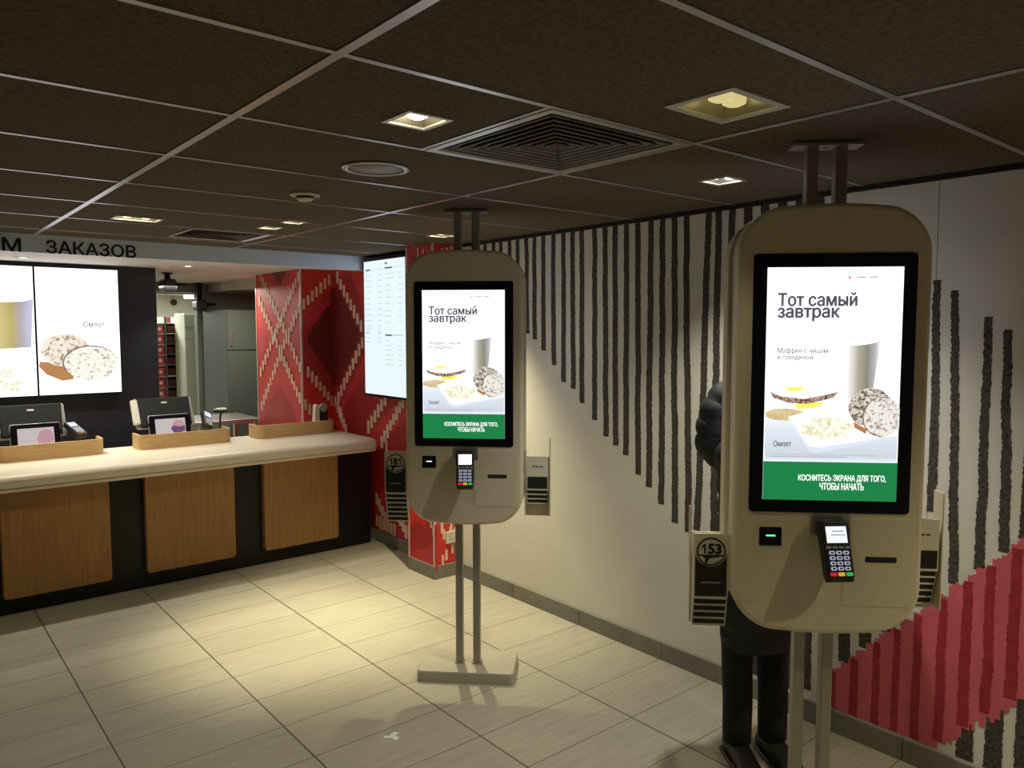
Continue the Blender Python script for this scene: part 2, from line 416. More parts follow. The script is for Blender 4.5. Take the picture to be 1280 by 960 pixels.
b = MB(); b.box((XW-.02, -2.6, ZC-.02), (XW, YF, ZC), 'cavity'); tag(b.build('trim_1'), kind='structure')

# right wall with its painted mural -------------------------------------------------
b = MB()
b.box((XW, -2.6, 0), (XW+.12, 7.25, 2.46), 'white_paint')
rj = random.Random(3)
def wp(x, y): p = pX(x, y, XW); return (p.y, p.z)
def jag_strip(mb, X, c0, c1, w0, w1, m, amp=.0032, step=.0065):
    """a brushed vertical stripe on the plane x = X from (y, z) c0 down to c1"""
    n = max(3, int(abs(c0[1]-c1[1])/step)); l, r = [], []
    drift = 0
    for k in range(n+1):
        t = k/n; drift = drift*.97+rj.uniform(-.0009, .0009)
        y = c0[0]+(c1[0]-c0[0])*t+drift; z = c0[1]+(c1[1]-c0[1])*t; w = (w0+(w1-w0)*t)/2
        l.append((X, y+w+rj.uniform(-amp, amp)*.6, z)); r.append((X, y-w+rj.uniform(-amp, amp)*.6, z))
    for k in range(n): mb.poly([l[k], r[k], r[k+1], l[k+1]], m)
XP = XW-.0012
st = [(607, 606), (617, 617), (626, 626), (637, 637), (647, 647), (658, 659), (668, 668), (679, 679), (692, 692), (704, 704), (716, 716), (727, 727), (743, 743),
      (756, 757), (769, 769), (783, 782), (797, 798), (813.5, 811), (828.5, 827), (843, 844), (858, 861), (886, 873), (898, 893), (915, 908)]
zdiag = lambda y: 1.681-(3.521-y)*.826
for i, (xt, xb) in enumerate(st):
    yt = pX(xt, 300, XW).y
    yb = pX(xb, 600, XW).y
    zb = max(.70 if i < 22 else .62, zdiag(yb))+rj.uniform(-.02, .02)
    jag_strip(b, XP, (yt, ZC-.005), (yb, zb), .035, .040, 'black_paint')
yy = 2.0
ztop = lambda y: 1.9-(1.19-y)*.80 if y < 1.19 else 1.9+(y-1.19)*.8
redtop = lambda y: .285+(1.535-y)*1.04
while yy > 1.24:      # behind the near kiosk, between the two fields
    jag_strip(b, XP, (yy, min(ZC-.005, ztop(yy))), (yy+.005, max(.11, redtop(yy)-.02)), .045, .05, 'black_paint'); yy -= .085
for xt, yt, xb, yb_ in ((1172, 350, 1164, 640), (1194, 363, 1192, 730), (1236, 396, 1223, 712), (1260, 412, 1254, 690)):
    p, q = wp(xt, yt), wp(xb, yb_); jag_strip(b, XP, p, q, .026, .034, 'black_paint', .0045)
yy = .86
while yy > -2.4:
    jag_strip(b, XP, (yy, max(1.35, ztop(yy))), (yy, min(1.2, redtop(yy))-.02), .04, .05, 'black_paint', .0045); yy -= .085+rj.uniform(-.01, .02)
# black strokes under the red field
yy = 1.125
rb = lambda y: .10+(1.135-y)*1.08
while yy > -2.4:
    if rb(yy) > .12: jag_strip(b, XP, (yy, min(.75, rb(yy)+.03)), (yy, .10), .055, .06, 'black_paint', .0045)
    yy -= .095
# red field: columns with ragged ends
yy = 1.545; k = 0; darks = []
while yy > -2.5:
    w = .014; z1 = min(1.25, redtop(yy))+rj.uniform(-.016, .016); z0 = max(.10, min(.8, rb(yy))+rj.uniform(-.022, .018)); w = rj.uniform(.006, .022)
    b.poly([(XP-.0006, yy, z0), (XP-.0006, yy, z1), (XP-.0006, yy-w, z1), (XP-.0006, yy-w, z0)], 'pink'); yy -= w
for xc, w in ((1044, .018), (1069, .036), (1097, .032), (1121, .03), (1147, .034), (1177, .036), (1208, .04), (1236, .036), (1267, .04)):
    y = pX(xc, 800, XW).y
    jag_strip(b, XP-.0012, (y, redtop(y)-.025), (y, max(.102, rb(y)+.02)), w*.85, w, 'darkred', .004)
yy = .74
while yy > -2.4: jag_strip(b, XP-.0012, (yy, min(1.2, redtop(yy))-.02), (yy, min(.78, rb(yy))+.02), .03, .04, 'darkred', .004); yy -= .09
# panel joints
for y in (1.193,): b.box((XW-.0007, y-.0012, .1), (XW, y+.0012, 2.26), 'base_tile')

# red woven-pattern mural on the far part of the same wall
b.poly([(XP, 4.30, .09), (XP, 7.25, .09), (XP, 7.25, 2.26), (XP, 4.30, 2.26)], 'red')
def ragged(mb, P, pts, m, lift, col=.022, amp=.02):
    """polygon on a mural plane cut into narrow vertical columns with ragged ends; P maps (s, z, lift) to a point"""
    s0, s1 = min(p[0] for p in pts), max(p[0] for p in pts); n = max(1, int((s1-s0)/col)); d = (s1-s0)/n
    for k in range(n):
        s = s0+(k+.5)*d; zs = []
        for (a, c) in zip(pts, pts[1:]+pts[:1]):
            if (a[0]-s)*(c[0]-s) < 0: zs.append(a[1]+(c[1]-a[1])*(s-a[0])/(c[0]-a[0]))
        zs.sort()
        for z0, z1 in zip(zs[::2], zs[1::2]):
            z0 += rj.uniform(-amp, amp); z1 += rj.uniform(-amp, amp)
            if z1-z0 > .01: mb.poly([P(s-d/2, z0, lift), P(s+d/2, z0, lift), P(s+d/2, z1, lift), P(s-d/2, z1, lift)], m)
LIFT = [0]
def dashes(mb, P, a, c, n, w, h, lift=.0024, m='cream'):
    LIFT[0] = (LIFT[0]+1) % 12; lift += LIFT[0]*.0003
    for k in range(n):
        t = (k+.5)/n; s = a[0]+(c[0]-a[0])*t; z = a[1]+(c[1]-a[1])*t; hh = h*rj.uniform(.85, 1.15)/2
        mb.poly([P(s-w/2, z-hh, lift), P(s+w/2, z-hh, lift), P(s+w/2, z+hh, lift), P(s-w/2, z+hh, lift)], m)
PWall = lambda s, z, l: (XW-l, s, z)
W = lambda *q: [wp(x, y) for x, y in q]
ragged(b, PWall, W((414, 345), (440, 345), (456, 395), (456, 440), (424, 510), (414, 500)), 'midred', .0016)
ragged(b, PWall, W((414, 362), (424, 362), (451, 418), (424, 484), (414, 484)), 'maroon', .0020)
ragged(b, PWall, W((425, 515), (470, 450), (500, 470), (500, 500), (440, 560)), 'midred', .0016)
ragged(b, PWall, W((470, 640), (490, 600), (512, 620), (512, 690), (480, 680)), 'crimson', .0018)
ragged(b, PWall, W((470, 560), (512, 520), (512, 590), (470, 620)), 'midred', .0016)
for a, c, n in (((420, 343), (454, 412), 8), ((455, 424), (422, 500), 9), ((424, 512), (434, 540), 4), ((418, 498), (428, 520), 3), ((459, 537), (484, 496), 6), ((476, 556), (506, 498), 8), ((470, 620), (484, 650), 4),
                ((470, 650), (496, 664), 6), ((496, 640), (510, 668), 4)):
    A, Cc = wp(*a), wp(*c); dashes(b, PWall, A, Cc, n, .042, .095)
wall = tag(b.build('wall_right', normals=False), kind='structure')

def pillar(name, x0, y0, y1, z0, z1, decor):
    b = MB(); b.box((x0, y0, z0), (XW+.02, y1, z1), 'red')
    PS = lambda s, z, l: (x0-l, s, z); PF = lambda s, z, l: (s, y0-l, z)
    decor(b, PS, PF, lambda x, y: (lambda p: (p.y, p.z))(pX(x, y, x0)), lambda x, y: (lambda p: (p.x, p.z))(pY(x, y, y0)))
    o = tag(b.build(name, normals=False), kind='structure')
    b = MB(); b.box((x0-.004, y0-.004, z0+.09), (x0+.010, y0+.010, z1), 'guard')
    if name == 'pillar': b.box((x0-.004, y1-.008, z0+.09), (x0+.006, y1+.004, z1), 'guard')
    b.build('corner_trim', o)
    return o
def dec1(b, PS, PF, ps, pf):
    ragged(b, PS, [ps(*q) for q in ((514, 655), (546, 655), (546, 680), (514, 690))], 'midred', .0014)
    ragged(b, PS, [ps(*q) for q in ((524, 712), (533, 690), (547, 670), (547, 712))], 'crimson', .0018)
    ragged(b, PS, [ps(*q) for q in ((513, 318), (546, 318), (530, 360), (513, 350))], 'midred', .0014)
    for a, c, n in (((535, 640), (544, 668), 3), ((520, 316), (546, 322), 4)): dashes(b, PS, ps(*a), ps(*c), n, .018, .07)
    for a, c, n in (((551, 655), (556, 672), 2), ((562, 660), (566, 690), 3), ((551, 704), (560, 690), 2), ((557, 640), (580, 690), 5), ((550, 318), (572, 312), 4)): dashes(b, PF, pf(*a), pf(*c), n, .020, .07)
P1 = pillar('pillar', 2.862, 4.257, 4.58, 0, ZC, dec1)
def dec2(b, PS, PF, ps, pf):
    T = lambda X, Y: (180+X/3.556, 300+Y/3.556)
    ragged(b, PS, [ps(*T(*q)) for q in ((520, 820), (560, 720), (605, 650), (650, 720), (690, 820))], 'midred', .0014, .02)
    ragged(b, PS, [ps(*T(*q)) for q in ((560, 130), (640, 130), (602, 205))], 'maroon', .0014)
    ragged(b, PS, [ps(*T(*q)) for q in ((545, 130), (665, 130), (605, 250))], 'crimson', .0010)
    for q in (((508, 380), (560, 460), (508, 550)), ((697, 330), (640, 430), (697, 520)), ((515, 830), (512, 740), (560, 660), (600, 640), (540, 760)), ((690, 830), (697, 740), (650, 660), (612, 640), (660, 760))): ragged(b, PS, [ps(*T(*k)) for k in q], 'crimson', .0012)
    for a, c, n in (((515, 150), (640, 430), 15), ((640, 430), (700, 580), 8), ((692, 150), (580, 430), 15), ((580, 430), (516, 600), 9), ((510, 260), (610, 500), 13), ((610, 500), (700, 715), 12), ((697, 290), (610, 500), 12), ((610, 500), (520, 750), 13)):
        dashes(b, PS, ps(*T(*a)), ps(*T(*c)), max(3, int(n*.74)), .036, .085)
    ragged(b, PF, [pf(*T(*q)) for q in ((715, 440), (840, 270), (840, 620))], 'maroon', .0020)
    ragged(b, PF, [pf(*T(*q)) for q in ((699, 400), (840, 200), (840, 700), (699, 560))], 'midred', .0014)
    ragged(b, PF, [pf(*T(*q)) for q in ((705, 360), (835, 250), (835, 290), (715, 400))], 'crimson', .0018)
    for a, c, n in (((700, 295), (850, 150), 8), ((720, 575), (845, 725), 7), ((708, 720), (745, 765), 2)): dashes(b, PF, pf(*T(*a)), pf(*T(*c)), n, .024, .085)
PIL2X = 2.774; PIL2Y = 6.116
P2 = pillar('pillar', PIL2X, PIL2Y, 7.09, 0, ZS+.02, dec2)

# skirting tiles
b = MB()
y = 4.25
while y > -2.5: b.box((XW-.012, y-.5985, 0), (XW, y-.002, .092), 'base_tile', .0015, 1); y -= .6005
tag(b.build('baseboard_right'), kind='structure')
b = MB(); y = 5.5
b.box((XW-.012, 5.05, 0), (XW, 5.36, .092), 'base_tile', .0015, 1); b.box((XW-.012, 4.583, 0), (XW, 5.047, .092), 'base_tile', .0015, 1)
b.box((2.852, 4.26, 0), (2.862, 4.58, .092), 'base_tile', .0015, 1); b.box((2.852, 4.247, 0), (XW-.012, 4.257, .092), 'base_tile', .0015, 1)
tag(b.build('baseboard_pillar'), kind='structure')

# fascia, soffit, menu wall
b = MB(); b.box((-3.2, YF, 2.162), (XW-.001, YF+.06, 2.46), 'fascia'); fas = tag(b.build('trim_2'), kind='structure')
SL = [pz(29, 322, ZS), pz(235, 332.5, ZS), pz(29, 322, ZS)-Vector((1.1, 0, 0)), pz(29, 322, ZS)-Vector((2.2, 0, 0)), Vector((.75, 5.53, ZS)), Vector((1.75, 5.53, ZS))]
b = MB(); holed(b, -3.2, 3.8, YF+.06, 12.2, ZS, [(p.x-.045, p.x+.045, p.y-.045, p.y+.045) for p in SL], 'soffit'); tag(b.build('ceiling_counter', normals=False), kind='structure')
lab = empty('ceiling_lettering', (0, YF, 0), 0, 'black capital lettering on the grey fascia above the order counter', 'sign')
def fx(x): return pY(x, 311, YF).x
zl = pY(113, 311, YF).z
for word, xa, xb in (('ЗАКАЗОВ', 58, 169.5), ('ПРИЕМ', -88, 26)):
    dz = (pY((xa+xb)/2, 304, YF).z-pY((xa+xb)/2, 320, YF).z)
    text('word', word, 'letter', fx(xa), fx(xb), zl-.041, zl+.036, -.0005, lab, .022, .002)
XBW = pY(198, 450, YB).x
b = MB(); b.box((-3.2, YB, 0), (XBW, YB+.18, ZS), 'blackwall'); tag(b.build('wall_menu'), kind='structure')

# rest of the room behind and beside the camera
b = MB(); b.box((-3.3, -2.6, 0), (-3.2, 12.2, 2.46), 'white_paint'); tag(b.build('wall_left'), kind='structure')
b = MB(); b.box((-3.3, -2.7, 0), (3.9, -2.6, 2.46), 'white_paint'); tag(b.build('wall_rear'), kind='structure')
b = MB(); b.box((3.8, 7.1, 0), (3.9, 12.2, 2.46), 'kwall'); b.box((XW+.12, 7.1, 0), (3.8, 7.2, 2.46), 'kwall'); tag(b.build('wall_kitchen_right'), kind='structure')
b = MB(); b.box((-3.2, 12.1, 0), (3.8, 12.2, 2.46), 'ktile')
tag(b.build('wall_kitchen_back'), kind='structure')

# ------------------------------------------------------------------ ceiling fixtures
def can(name, key, label, lamps, watt, col, frame_w=.014, depth=.09, size=75, blend=.7, mlamp='lampglow', tilt=None, group=None):
    x, y, w, d = fixtures[key]
    t = empty(name, (x, y, ZC), 0, label, 'ceiling light', group)
    b = MB()
    for lo, hi in (((-w/2-frame_w, -d/2-frame_w), (w/2+frame_w, -d/2)), ((-w/2-frame_w, d/2), (w/2+frame_w, d/2+frame_w)), ((-w/2-frame_w, -d/2), (-w/2, d/2)), ((w/2, -d/2), (w/2+frame_w, d/2))):
        b.box((lo[0], lo[1], -.005), (hi[0], hi[1], .0), 'lampframe')
    b.build('frame', t)
    b = MB(); i = .0; k = .72
    ring = lambda s, z: [(-w/2*s, -d/2*s, z), (w/2*s, -d/2*s, z), (w/2*s, d/2*s, z), (-w/2*s, d/2*s, z)]
    b.loft([ring(1, 0), ring(k, depth)], 'reflector' if key == 'big' else 'lampwall', (False, False), smooth=False)
    b.poly([tuple(p) for p in ring(k, depth)], 'reflector' if key == 'big' else 'cavity'); b.build('reflector', t)
    for (lx, ly, lr) in lamps:
        b = MB(); b.lathe([(.001, .003), (lr*.6, .004), (lr, .010), (lr*1.06, .03), (lr*.7, depth-.002)], mlamp, (lx, ly, 0), 24); b.build('bulb', t)
    if watt: spot('lamp_light', (sum(l[0] for l in lamps)/len(lamps), sum(l[1] for l in lamps)/len(lamps), -.010), watt, col, size, blend, .02, t, tilt or (0, 0, 0))
    return t
WARM = (1, .90, .55); NEUT = (1, .95, .82)
can('ceiling_downlight', 'single', 'square single-bulb downlight left of the big ceiling vent', [(0, 0, .03)], 22, WARM, size=112, blend=1)
can('ceiling_downlight', 'big', 'large unlit-looking recessed square light right of the big vent', [(-.03, 0, .03), (.03, 0, .03)], 5, WARM, .022, .10, 85, .8, 'lampdim')
can('ceiling_downlight', 'pair', 'small downlight with two white bulbs between vent and nearer kiosk', [(-.022, .018, .02), (.022, -.018, .02)], 62, (1, .95, .78), size=116, blend=.9, mlamp='lampcool')
can('ceiling_downlight', 'rect', 'bright wide rectangular light nearest the counter lettering', [(-.045, 0, .034), (.045, 0, .034)], 14, WARM, size=150, blend=1)
can('ceiling_downlight', 'small_a', 'small downlight nearer the counter, beside the far ceiling grille', [(0, 0, .028)], 100, WARM, .012, size=50, blend=.9)
can('ceiling_downlight', 'small_b', 'small downlight right of and nearer than the one by the far grille', [(0, 0, .028)], 100, WARM, .012, size=50, blend=.9)
can('ceiling_downlight', 'corner', 'bright downlight just left of the far kiosk ceiling poles', [(0, 0, .034)], 175, WARM, .012, size=80, blend=.9)
for k in ('back_a', 'back_b', 'back_c', 'back_d'):
    can('ceiling_downlight', k, 'downlight over the seating side outside the view', [(0, 0, .03)], {'back_a': 17, 'back_b': 92, 'back_c': 10, 'back_d': 10}[k], WARM, size=125, blend=.9, group='downlights out of view')

M['louvre'] = mat('vent_louvre_metal', (.20, .19, .18), .45, .5); M['brown'] = mat('brown_grille', (.07, .045, .032), .6)
def vent(rect, label, n, mt):
    x0, x1, y0, y1 = rect; cx, cy = (x0+x1)/2, (y0+y1)/2; w, d = x1-x0, y1-y0
    t = empty('ceiling_vent', (cx, cy, ZC), 0, label, 'ceiling vent')
    ring = lambda s, z: [(-w/2*s, -d/2*s, z), (w/2*s, -d/2*s, z), (w/2*s, d/2*s, z), (-w/2*s, d/2*s, z)]
    b = MB(); b.loft([ring(.985, .002), ring(.985, -.006), ring(.90, -.006), ring(.88, .002)], 'track', (False, False), smooth=False); b.build('frame', t)
    b = MB(); b.loft([ring(.93, .002), ring(.93, .14)], 'cavity', (False, True), smooth=False); b.build('duct', t)
    for k in range(n):
        s = .84-k*(.74/n); g = .74/n
        b = MB(); b.loft([ring(s, -.005), ring(s-.011, -.005), ring(s-.014, -.001), ring(s-g*1.02, .034), ring(s-g*1.02+.006, .037), ring(s-.008, -.001), ring(s, -.002), ring(s, -.005)], mt, (False, False), smooth=False); b.build('louvre', t)
    s = .84-n*(.74/n)
    b = MB(); b.loft([ring(s, -.002), ring(s*.2, .03)], mt, (False, True), smooth=False); b.build('centre_plate', t)
vent(VENTS[0], 'large square ceiling vent with nested dark louvres', 7, 'louvre')
vent(VENTS[1], 'far brown ceiling grille close to the counter fascia', 6, 'brown')
t = empty('ceiling_speaker', (1.388, 2.418, ZC), 0, 'round flat grey speaker grille in the ceiling left of the vent', 'ceiling speaker')
b = MB(); b.lathe([(.098, 0), (.118, 0), (.118, -.006), (.108, -.010), (.098, -.006)], 'track', n=40, cap=False); b.build('rim', t)
M['spk'] = mat('speaker_mesh_grille', (.26, .26, .28), .5, .3)
b = MB(); b.lathe([(.001, -.004), (.098, -.004), (.098, 0)], 'spk', n=40); b.build('grille', t)
t = empty('smoke_detector', (1.417, 3.06, ZC), 0, 'small cream round smoke detector on the ceiling', 'smoke detector')
b = MB(); b.lathe([(.062, 0), (.062, -.010), (.050, -.013), (.046, -.010), (.046, 0)], 'lightplastic', n=32); b.build('base', t)
b = MB(); b.lathe([(.035, -.010), (.035, -.022), (.026, -.030), (.001, -.032)], 'lightplastic', n=32); b.build('sensor_cap', t)
b = MB(); b.lathe([(.0355, -.014), (.0362, -.016), (.0362, -.020), (.0355, -.021)], 'cavity', n=32); b.build('slot', t)
for i, p in enumerate(SL):
    t = empty('counter_downlight', (p.x, p.y, ZS), 0, ['downlight over the counter above the bright burger screens', 'downlight over the counter right of the black screen wall'][i] if i < 2 else 'downlight over the counter outside the view', 'ceiling light', None if i < 2 else 'counter downlights out of view')
    b = MB(); b.lathe([(.045, 0), (.062, 0), (.062, -.004), (.050, -.005), (.045, 0)], 'lampframe', n=28, cap=False)
    b.build('frame', t)
    b = MB(); b.lathe([(.064, 0.0005), (.050, .004), (.04, .05)], 'lampframe', n=28, cap=False); b.lathe([(.04, .05), (.001, .052)], 'cavity', n=28); b.build('reflector', t)
    b = MB(); b.lathe([(.001, .0), (.034, .0), (.038, .006), (.038, .04)], 'lampcool', n=24); b.build('bulb', t)
    spot('lamp_light', (0, 0, -.012), (75, 26, 30, 30, 34, 30)[i], (1, .96, .80), 100, .7, .02, t)

# ------------------------------------------------------------------ order counter
ctr = empty('order_counter', (0, 0, 0), 0, 'long order counter with oak panels, black gaps and cream worktop', 'counter')
b = MB(); b.box((-2.6, 5.345, 0), (2.985, 5.98, .765), 'black_lam', .006, 1); b.build('base', ctr)
def plan(y0, x1, r=.07):
    pts = [(-2.6, 6.06), (-2.6, y0)]
    for k in range(7): a = -PI/2+PI/2*k/6; pts.append((x1-r+r*math.cos(a), y0+r+r*math.sin(a)))
    pts.append((x1, 6.06)); return pts
b = MB(); b.prism(plan(5.205, 3.0), 'z', .782, .852, 'worktop', .003, 5, .036); b.build('worktop', ctr)
b = MB(); b.prism(plan(5.212, 2.995), 'z', .757, .7785, 'worktop', .002, 2); b.build('worktop_lip', ctr)
b = MB(); b.prism(plan(5.222, 2.985), 'z', .7785, .782, 'cavity'); b.build('worktop_groove', ctr)
for k in range(5):
    x0 = 2.095-.79*k
    b = MB(); b.prism(rrect(.582, .652, .022, 5, x0+.291, .109+.323), 'y', 5.29, 5.345, 'wood', .006, 2); b.build('front_panel', ctr)
RISER_LABELS = ['curved oak divider on the counter in front of the left register', 'curved oak divider on the counter in front of the middle register', 'curved oak divider at the red wall end of the counter', 'curved oak divider outside the view at the left']
for k, (xa, xb) in enumerate(((.565, 1.176), (1.396, 2.043), (2.245, 2.90))):
    y0 = 5.76; th = .016; r = .05
    out = [(xa, 5.95)]
    for j in range(7): a = PI+PI/2*j/6; out.append((xa+r+r*math.cos(a), y0+r+r*math.sin(a)))
    for j in range(7): a = -PI/2+PI/2*j/6; out.append((xb-r+r*math.cos(a), y0+r+r*math.sin(a)))
    out += [(xb, 5.95), (xb-th, 5.95)]
    ri = r-th
    for j in range(7): a = -PI/2*j/6; out.append((xb-r+ri*math.cos(a), y0+r+ri*math.sin(a)))
    for j in range(7): a = -PI/2-PI/2*j/6; out.append((xa+r+ri*math.cos(a), y0+r+ri*math.sin(a)))
    out.append((xa+th, 5.95))
    bm_ = MB()
    n = len(out)
    lo = [bm_.bm.verts.new((p[0], p[1], .852)) for p in out]; hi = [bm_.bm.verts.new((p[0], p[1], .957)) for p in out]
    i = bm_.mi('wood_h')
    for j in range(n): bm_.bm.faces.new((lo[j], lo[(j+1) % n], hi[(j+1) % n], hi[j]))
    h = n//2
    for j in range(h-1): bm_.bm.faces.new((hi[j], hi[j+1], hi[n-2-j], hi[n-1-j])); bm_.bm.faces.new((lo[j], lo[n-1-j], lo[n-2-j], lo[j+1]))
    tag(bm_.build('counter_divider'), RISER_LABELS[k], 'divider')

# ------------------------------------------------------------------ registers and desk devices
def register(x, label):
    t = empty('cash_register', (x, 5.97, .8525), 0, label, 'cash register')
    b = MB(); b.prism(rrect(.22, .16, .02, 4), 'z', 0, .02, 'blkplastic', .003, 2); b.box((-.05, .0, .02), (.05, .035, .20), 'blkplastic', .006); b.build('stand', t)
    # monitor leaning back, its rear towards the customers
    rm = Matrix.Rotation(R(-28), 3, 'X')
    b = MB()
    b.prism(rrect(.41, .24, .02, 4, 0, .24), 'y', .02, .045, 'greyplastic', .004, 2)
    b.prism([(-.175, .125), (.175, .125), (.185, .35), (-.185, .35)], 'y', -.008, .02, 'blkback', .008, 2, 0)
    for v in b.bm.verts: v.co = rm @ (v.co-Vector((0, .02, .20)))+Vector((0, .02, .20))
    mon = b.build('monitor', t)
    b = MB(); b.box((-.02, -.0095, .300), (.02, -.0078, .312), 'lightplastic')
    for v in b.bm.verts: v.co = rm @ (v.co-Vector((0, .02, .20)))+Vector((0, .02, .20))
    b.build('badge', mon)
    b = MB(); b.box((-.225, -.005, .15), (-.178, .028, .34), 'lightplastic', .006)
    for v in b.bm.verts: v.co = rm @ (v.co-Vector((0, .02, .20)))+Vector((0, .02, .20))
    b.build('card_swipe', mon)
    # customer display
    d = bpy.data.objects.new('customer_display', None); C.objects.link(d); d.parent = t; d.location = (.015, -.06, .112); d.rotation_euler = (R(14), 0, 0)
    d.rotation_euler = (R(-14), 0, 0)
    b = MB(); b.prism(rrect(.285, .205, .012, 4, 0, .01), 'y', 0, .018, 'glassblk', .003, 2); b.build('display_bezel', d)
    b = MB(); b.prism(rrect(.292, .212, .014, 4, 0, .01), 'y', .016, .026, 'lightplastic', .002, 1); b.build('display_back', d)
    flat('display', quad(-.105, -.065, .105, .083), 'posad', -.0004, d)
    flat('display_picture', [(-.105, -.065), (.105, -.065), (.105, -.02), (.0, -.045), (-.105, -.03)], 'posad2', -.0012, d)
    flat('display_picture', ell(.055, .02, .045, .05), 'posad4', -.0014, d)
    flat('display_picture', [(.0, .01), (.02, .03), (.06, .018), (.10, .025), (.10, -.015), (.05, -.03), (.015, -.02)], 'posad3' if 'middle' in label else 'posad4', -.0021, d)
    for z, w in ((.068, .085), (.052, .09), (.028, .06), (.004, .055)): flat('display_text_line', quad(-.095, z-.003, -.095+w, z+.003), 'inkpale', -.0012, d)
    return t
register(pY(37, 508, 6.03).x, 'grey cash register at the far left of the counter')
register(pY(204, 500, 6.03).x, 'grey cash register in the middle of the counter, before the red cartons')

def pinpad(parent, w=.075, h=.165, bright=False, labelled=True):
    """payment terminal lying in the local XZ plane, its face along -Y, centred at the origin"""
    out = []
    b = MB(); b.prism([(-.40*w, -h/2), (.40*w, -h/2), (.46*w, -.40*h), (.47*w, .1*h), (.5*w, .36*h), (.46*w, h/2), (-.46*w, h/2), (-.5*w, .36*h), (-.47*w, .1*h), (-.46*w, -.40*h)], 'y', -.018, .020, 'blkplastic', .006, 3)
    b.build('housing', parent)
    flat('display', quad(-.35*w, .13*h, .35*w, .40*h), 'pinscreenw' if bright else 'pinscreen', -.0182, parent)
    if not bright:
        for z, xa, xb in ((.32, -.15, .25), (.26, -.2, .3)): flat('display_line', quad(xa*w, (z-.012)*h, xb*w, (z+.012)*h), 'inkpale', -.0190, parent)
    for k in range(4):
        x = (-.33+.22*k)*w; b = MB(); b.prism(rrect(.17*w, .035*h, .002, 2, x, .055*h), 'y', -.0205, -.018, 'keyfn', .0005, 1); b.build('function_key', parent)
    for r_ in range(4):
        for c in range(3):
            x = (-.24+.24*c)*w; z = (-.03-.085*r_)*h
            b = MB(); b.prism(rrect(.185*w, .058*h, .003, 2, x, z), 'y', -.021, -.018, 'key', .0006, 1)
            b.prism(rrect(.10*w, .030*h, .002, 2, x, z), 'y', -.0213, -.0209, 'blkplastic'); b.build('key', parent)
    for c, m in enumerate(('kred', 'kyel', 'kgrn')):
        x = (-.27+.27*c)*w; b = MB(); b.prism(rrect(.22*w, .06*h, .003, 2, x, -.375*h), 'y', -.021, -.018, m, .0006, 1); b.build('key', parent)
def desk_terminal(x, y, z, rot, label, name='payment_terminal', s=1.):
    t = empty(name, (x, y, z), 0, label, 'payment terminal')
    b = MB(); b.prism(rrect(.10, .10, .02, 4), 'z', 0, .012, 'blkplastic', .003, 2); b.tube([(0, 0, .012), (0, .0, .12), (0, -.01, .15)], .014, 'blkplastic'); b.build('stand', t)
    h = bpy.data.objects.new('handset', None); C.objects.link(h); h.parent = t; h.location = (0, -.01, .165); h.rotation_euler = rot; h.scale = (s, s, s)
    pinpad(h)
    return t
p = pY(94, 535, 5.9); desk_terminal(p.x, 5.9, .8525, (R(-62), R(0), R(25)), 'grey payment terminal on a stand right of the left register')
p = pY(258, 524, 5.9); desk_terminal(p.x, 5.9, .8525, (R(-48), R(28), R(10)), 'tilted black payment terminal right of the middle register', s=1.05)
p = pY(275, 514, 6.0)
t = empty('barcode_scanner', (p.x, 6.0, .8525), 0, 'small scanner head on a thin stand behind the middle payment terminal', 'scanner')
b = MB(); b.prism(rrect(.08, .07, .02, 4), 'z', 0, .010, 'blkplastic', .003, 2); b.tube([(0, 0, .01), (0, 0, .17), (.005, -.01, .20)], .008, 'blkplastic', 8); b.build('stand', t)
b = MB(); b.box((-.045, -.045, .205), (.045, .03, .232), 'blkplastic', .006); b.box((-.03, -.047, .226), (.04, .01, .24), 'lightplastic', .005); b.build('head', t)
# contactless reader in its white cradle at the red-wall end
p = pY(404, 520, 6.0)
t = empty('card_reader', (2.803, 5.86, .8525), 0, 'white-sided card reader behind the oak divider by the red wall', 'card reader')
t.scale = (.82, .82, .86)
b = MB(); b.prism([(-.07, 0), (.0, 0), (-.012, .25), (-.025, .27), (-.045, .27), (-.055, .25)], 'y', -.03, .03, 'lightplastic', .004, 2); b.build('cradle', t)
b = MB(); b.prism(rrect(.09, .17, .01, 3, .048, .15), 'y', -.01, .03, 'blkplastic', .004, 2); b.build('reader', t)
b = MB(); b.lathe([(.001, -.02), (.036, -.02), (.042, -.014), (.042, .02)], 'greyplastic', (.045, 0, .235), 24, 'y'); b.build('paper_roll_cover', t)
b = MB(); b.prism(rrect(.13, .09, .01, 3, .005, 0), 'z', 0, .012, 'lightplastic', .003, 2); b.build('base', t)

# ------------------------------------------------------------------ screens
def noisy_ell(cx, cz, rx, rz, n, amp, rot=0): 
    c, s_ = math.cos(rot), math.sin(rot); out = []
    for k in range(n):
        a = 2*PI*k/n; f = 1+rj.uniform(-amp, amp); x, z = rx*math.cos(a)*f, rz*math.sin(a)*f
        out.append((cx+x*c-z*s_, cz+x*s_+z*c))
    return out
def video_display(xa, xb, za, zb, label, art):
    cx = (xa+xb)/2; t = empty('menu_display', (cx, YB, za), 0, label, 'display', 'burger screens behind the counter')
    w, h = xb-xa, zb-za
    b = MB(); b.box((-w/2, -.05, 0), (w/2, 0, h), 'glassblk', .002, 1); b.build('casing', t)
    flat('display', quad(-w/2+.003, .004, w/2-.003, h-.004), 'vscreen', -.0502, t)
    art(t, w, h)
V = lambda x, y: pY(x, y, YB-.05)
vx0, vx1 = V(46, 420).x, V(150, 420).x; vz0, vz1 = V(100, 492.5).z, V(100, 335.3).z
vw = vx1-vx0
def A2(cx):
    return lambda x, y: (V(x, y).x-cx, V(x, y).z-vz0)
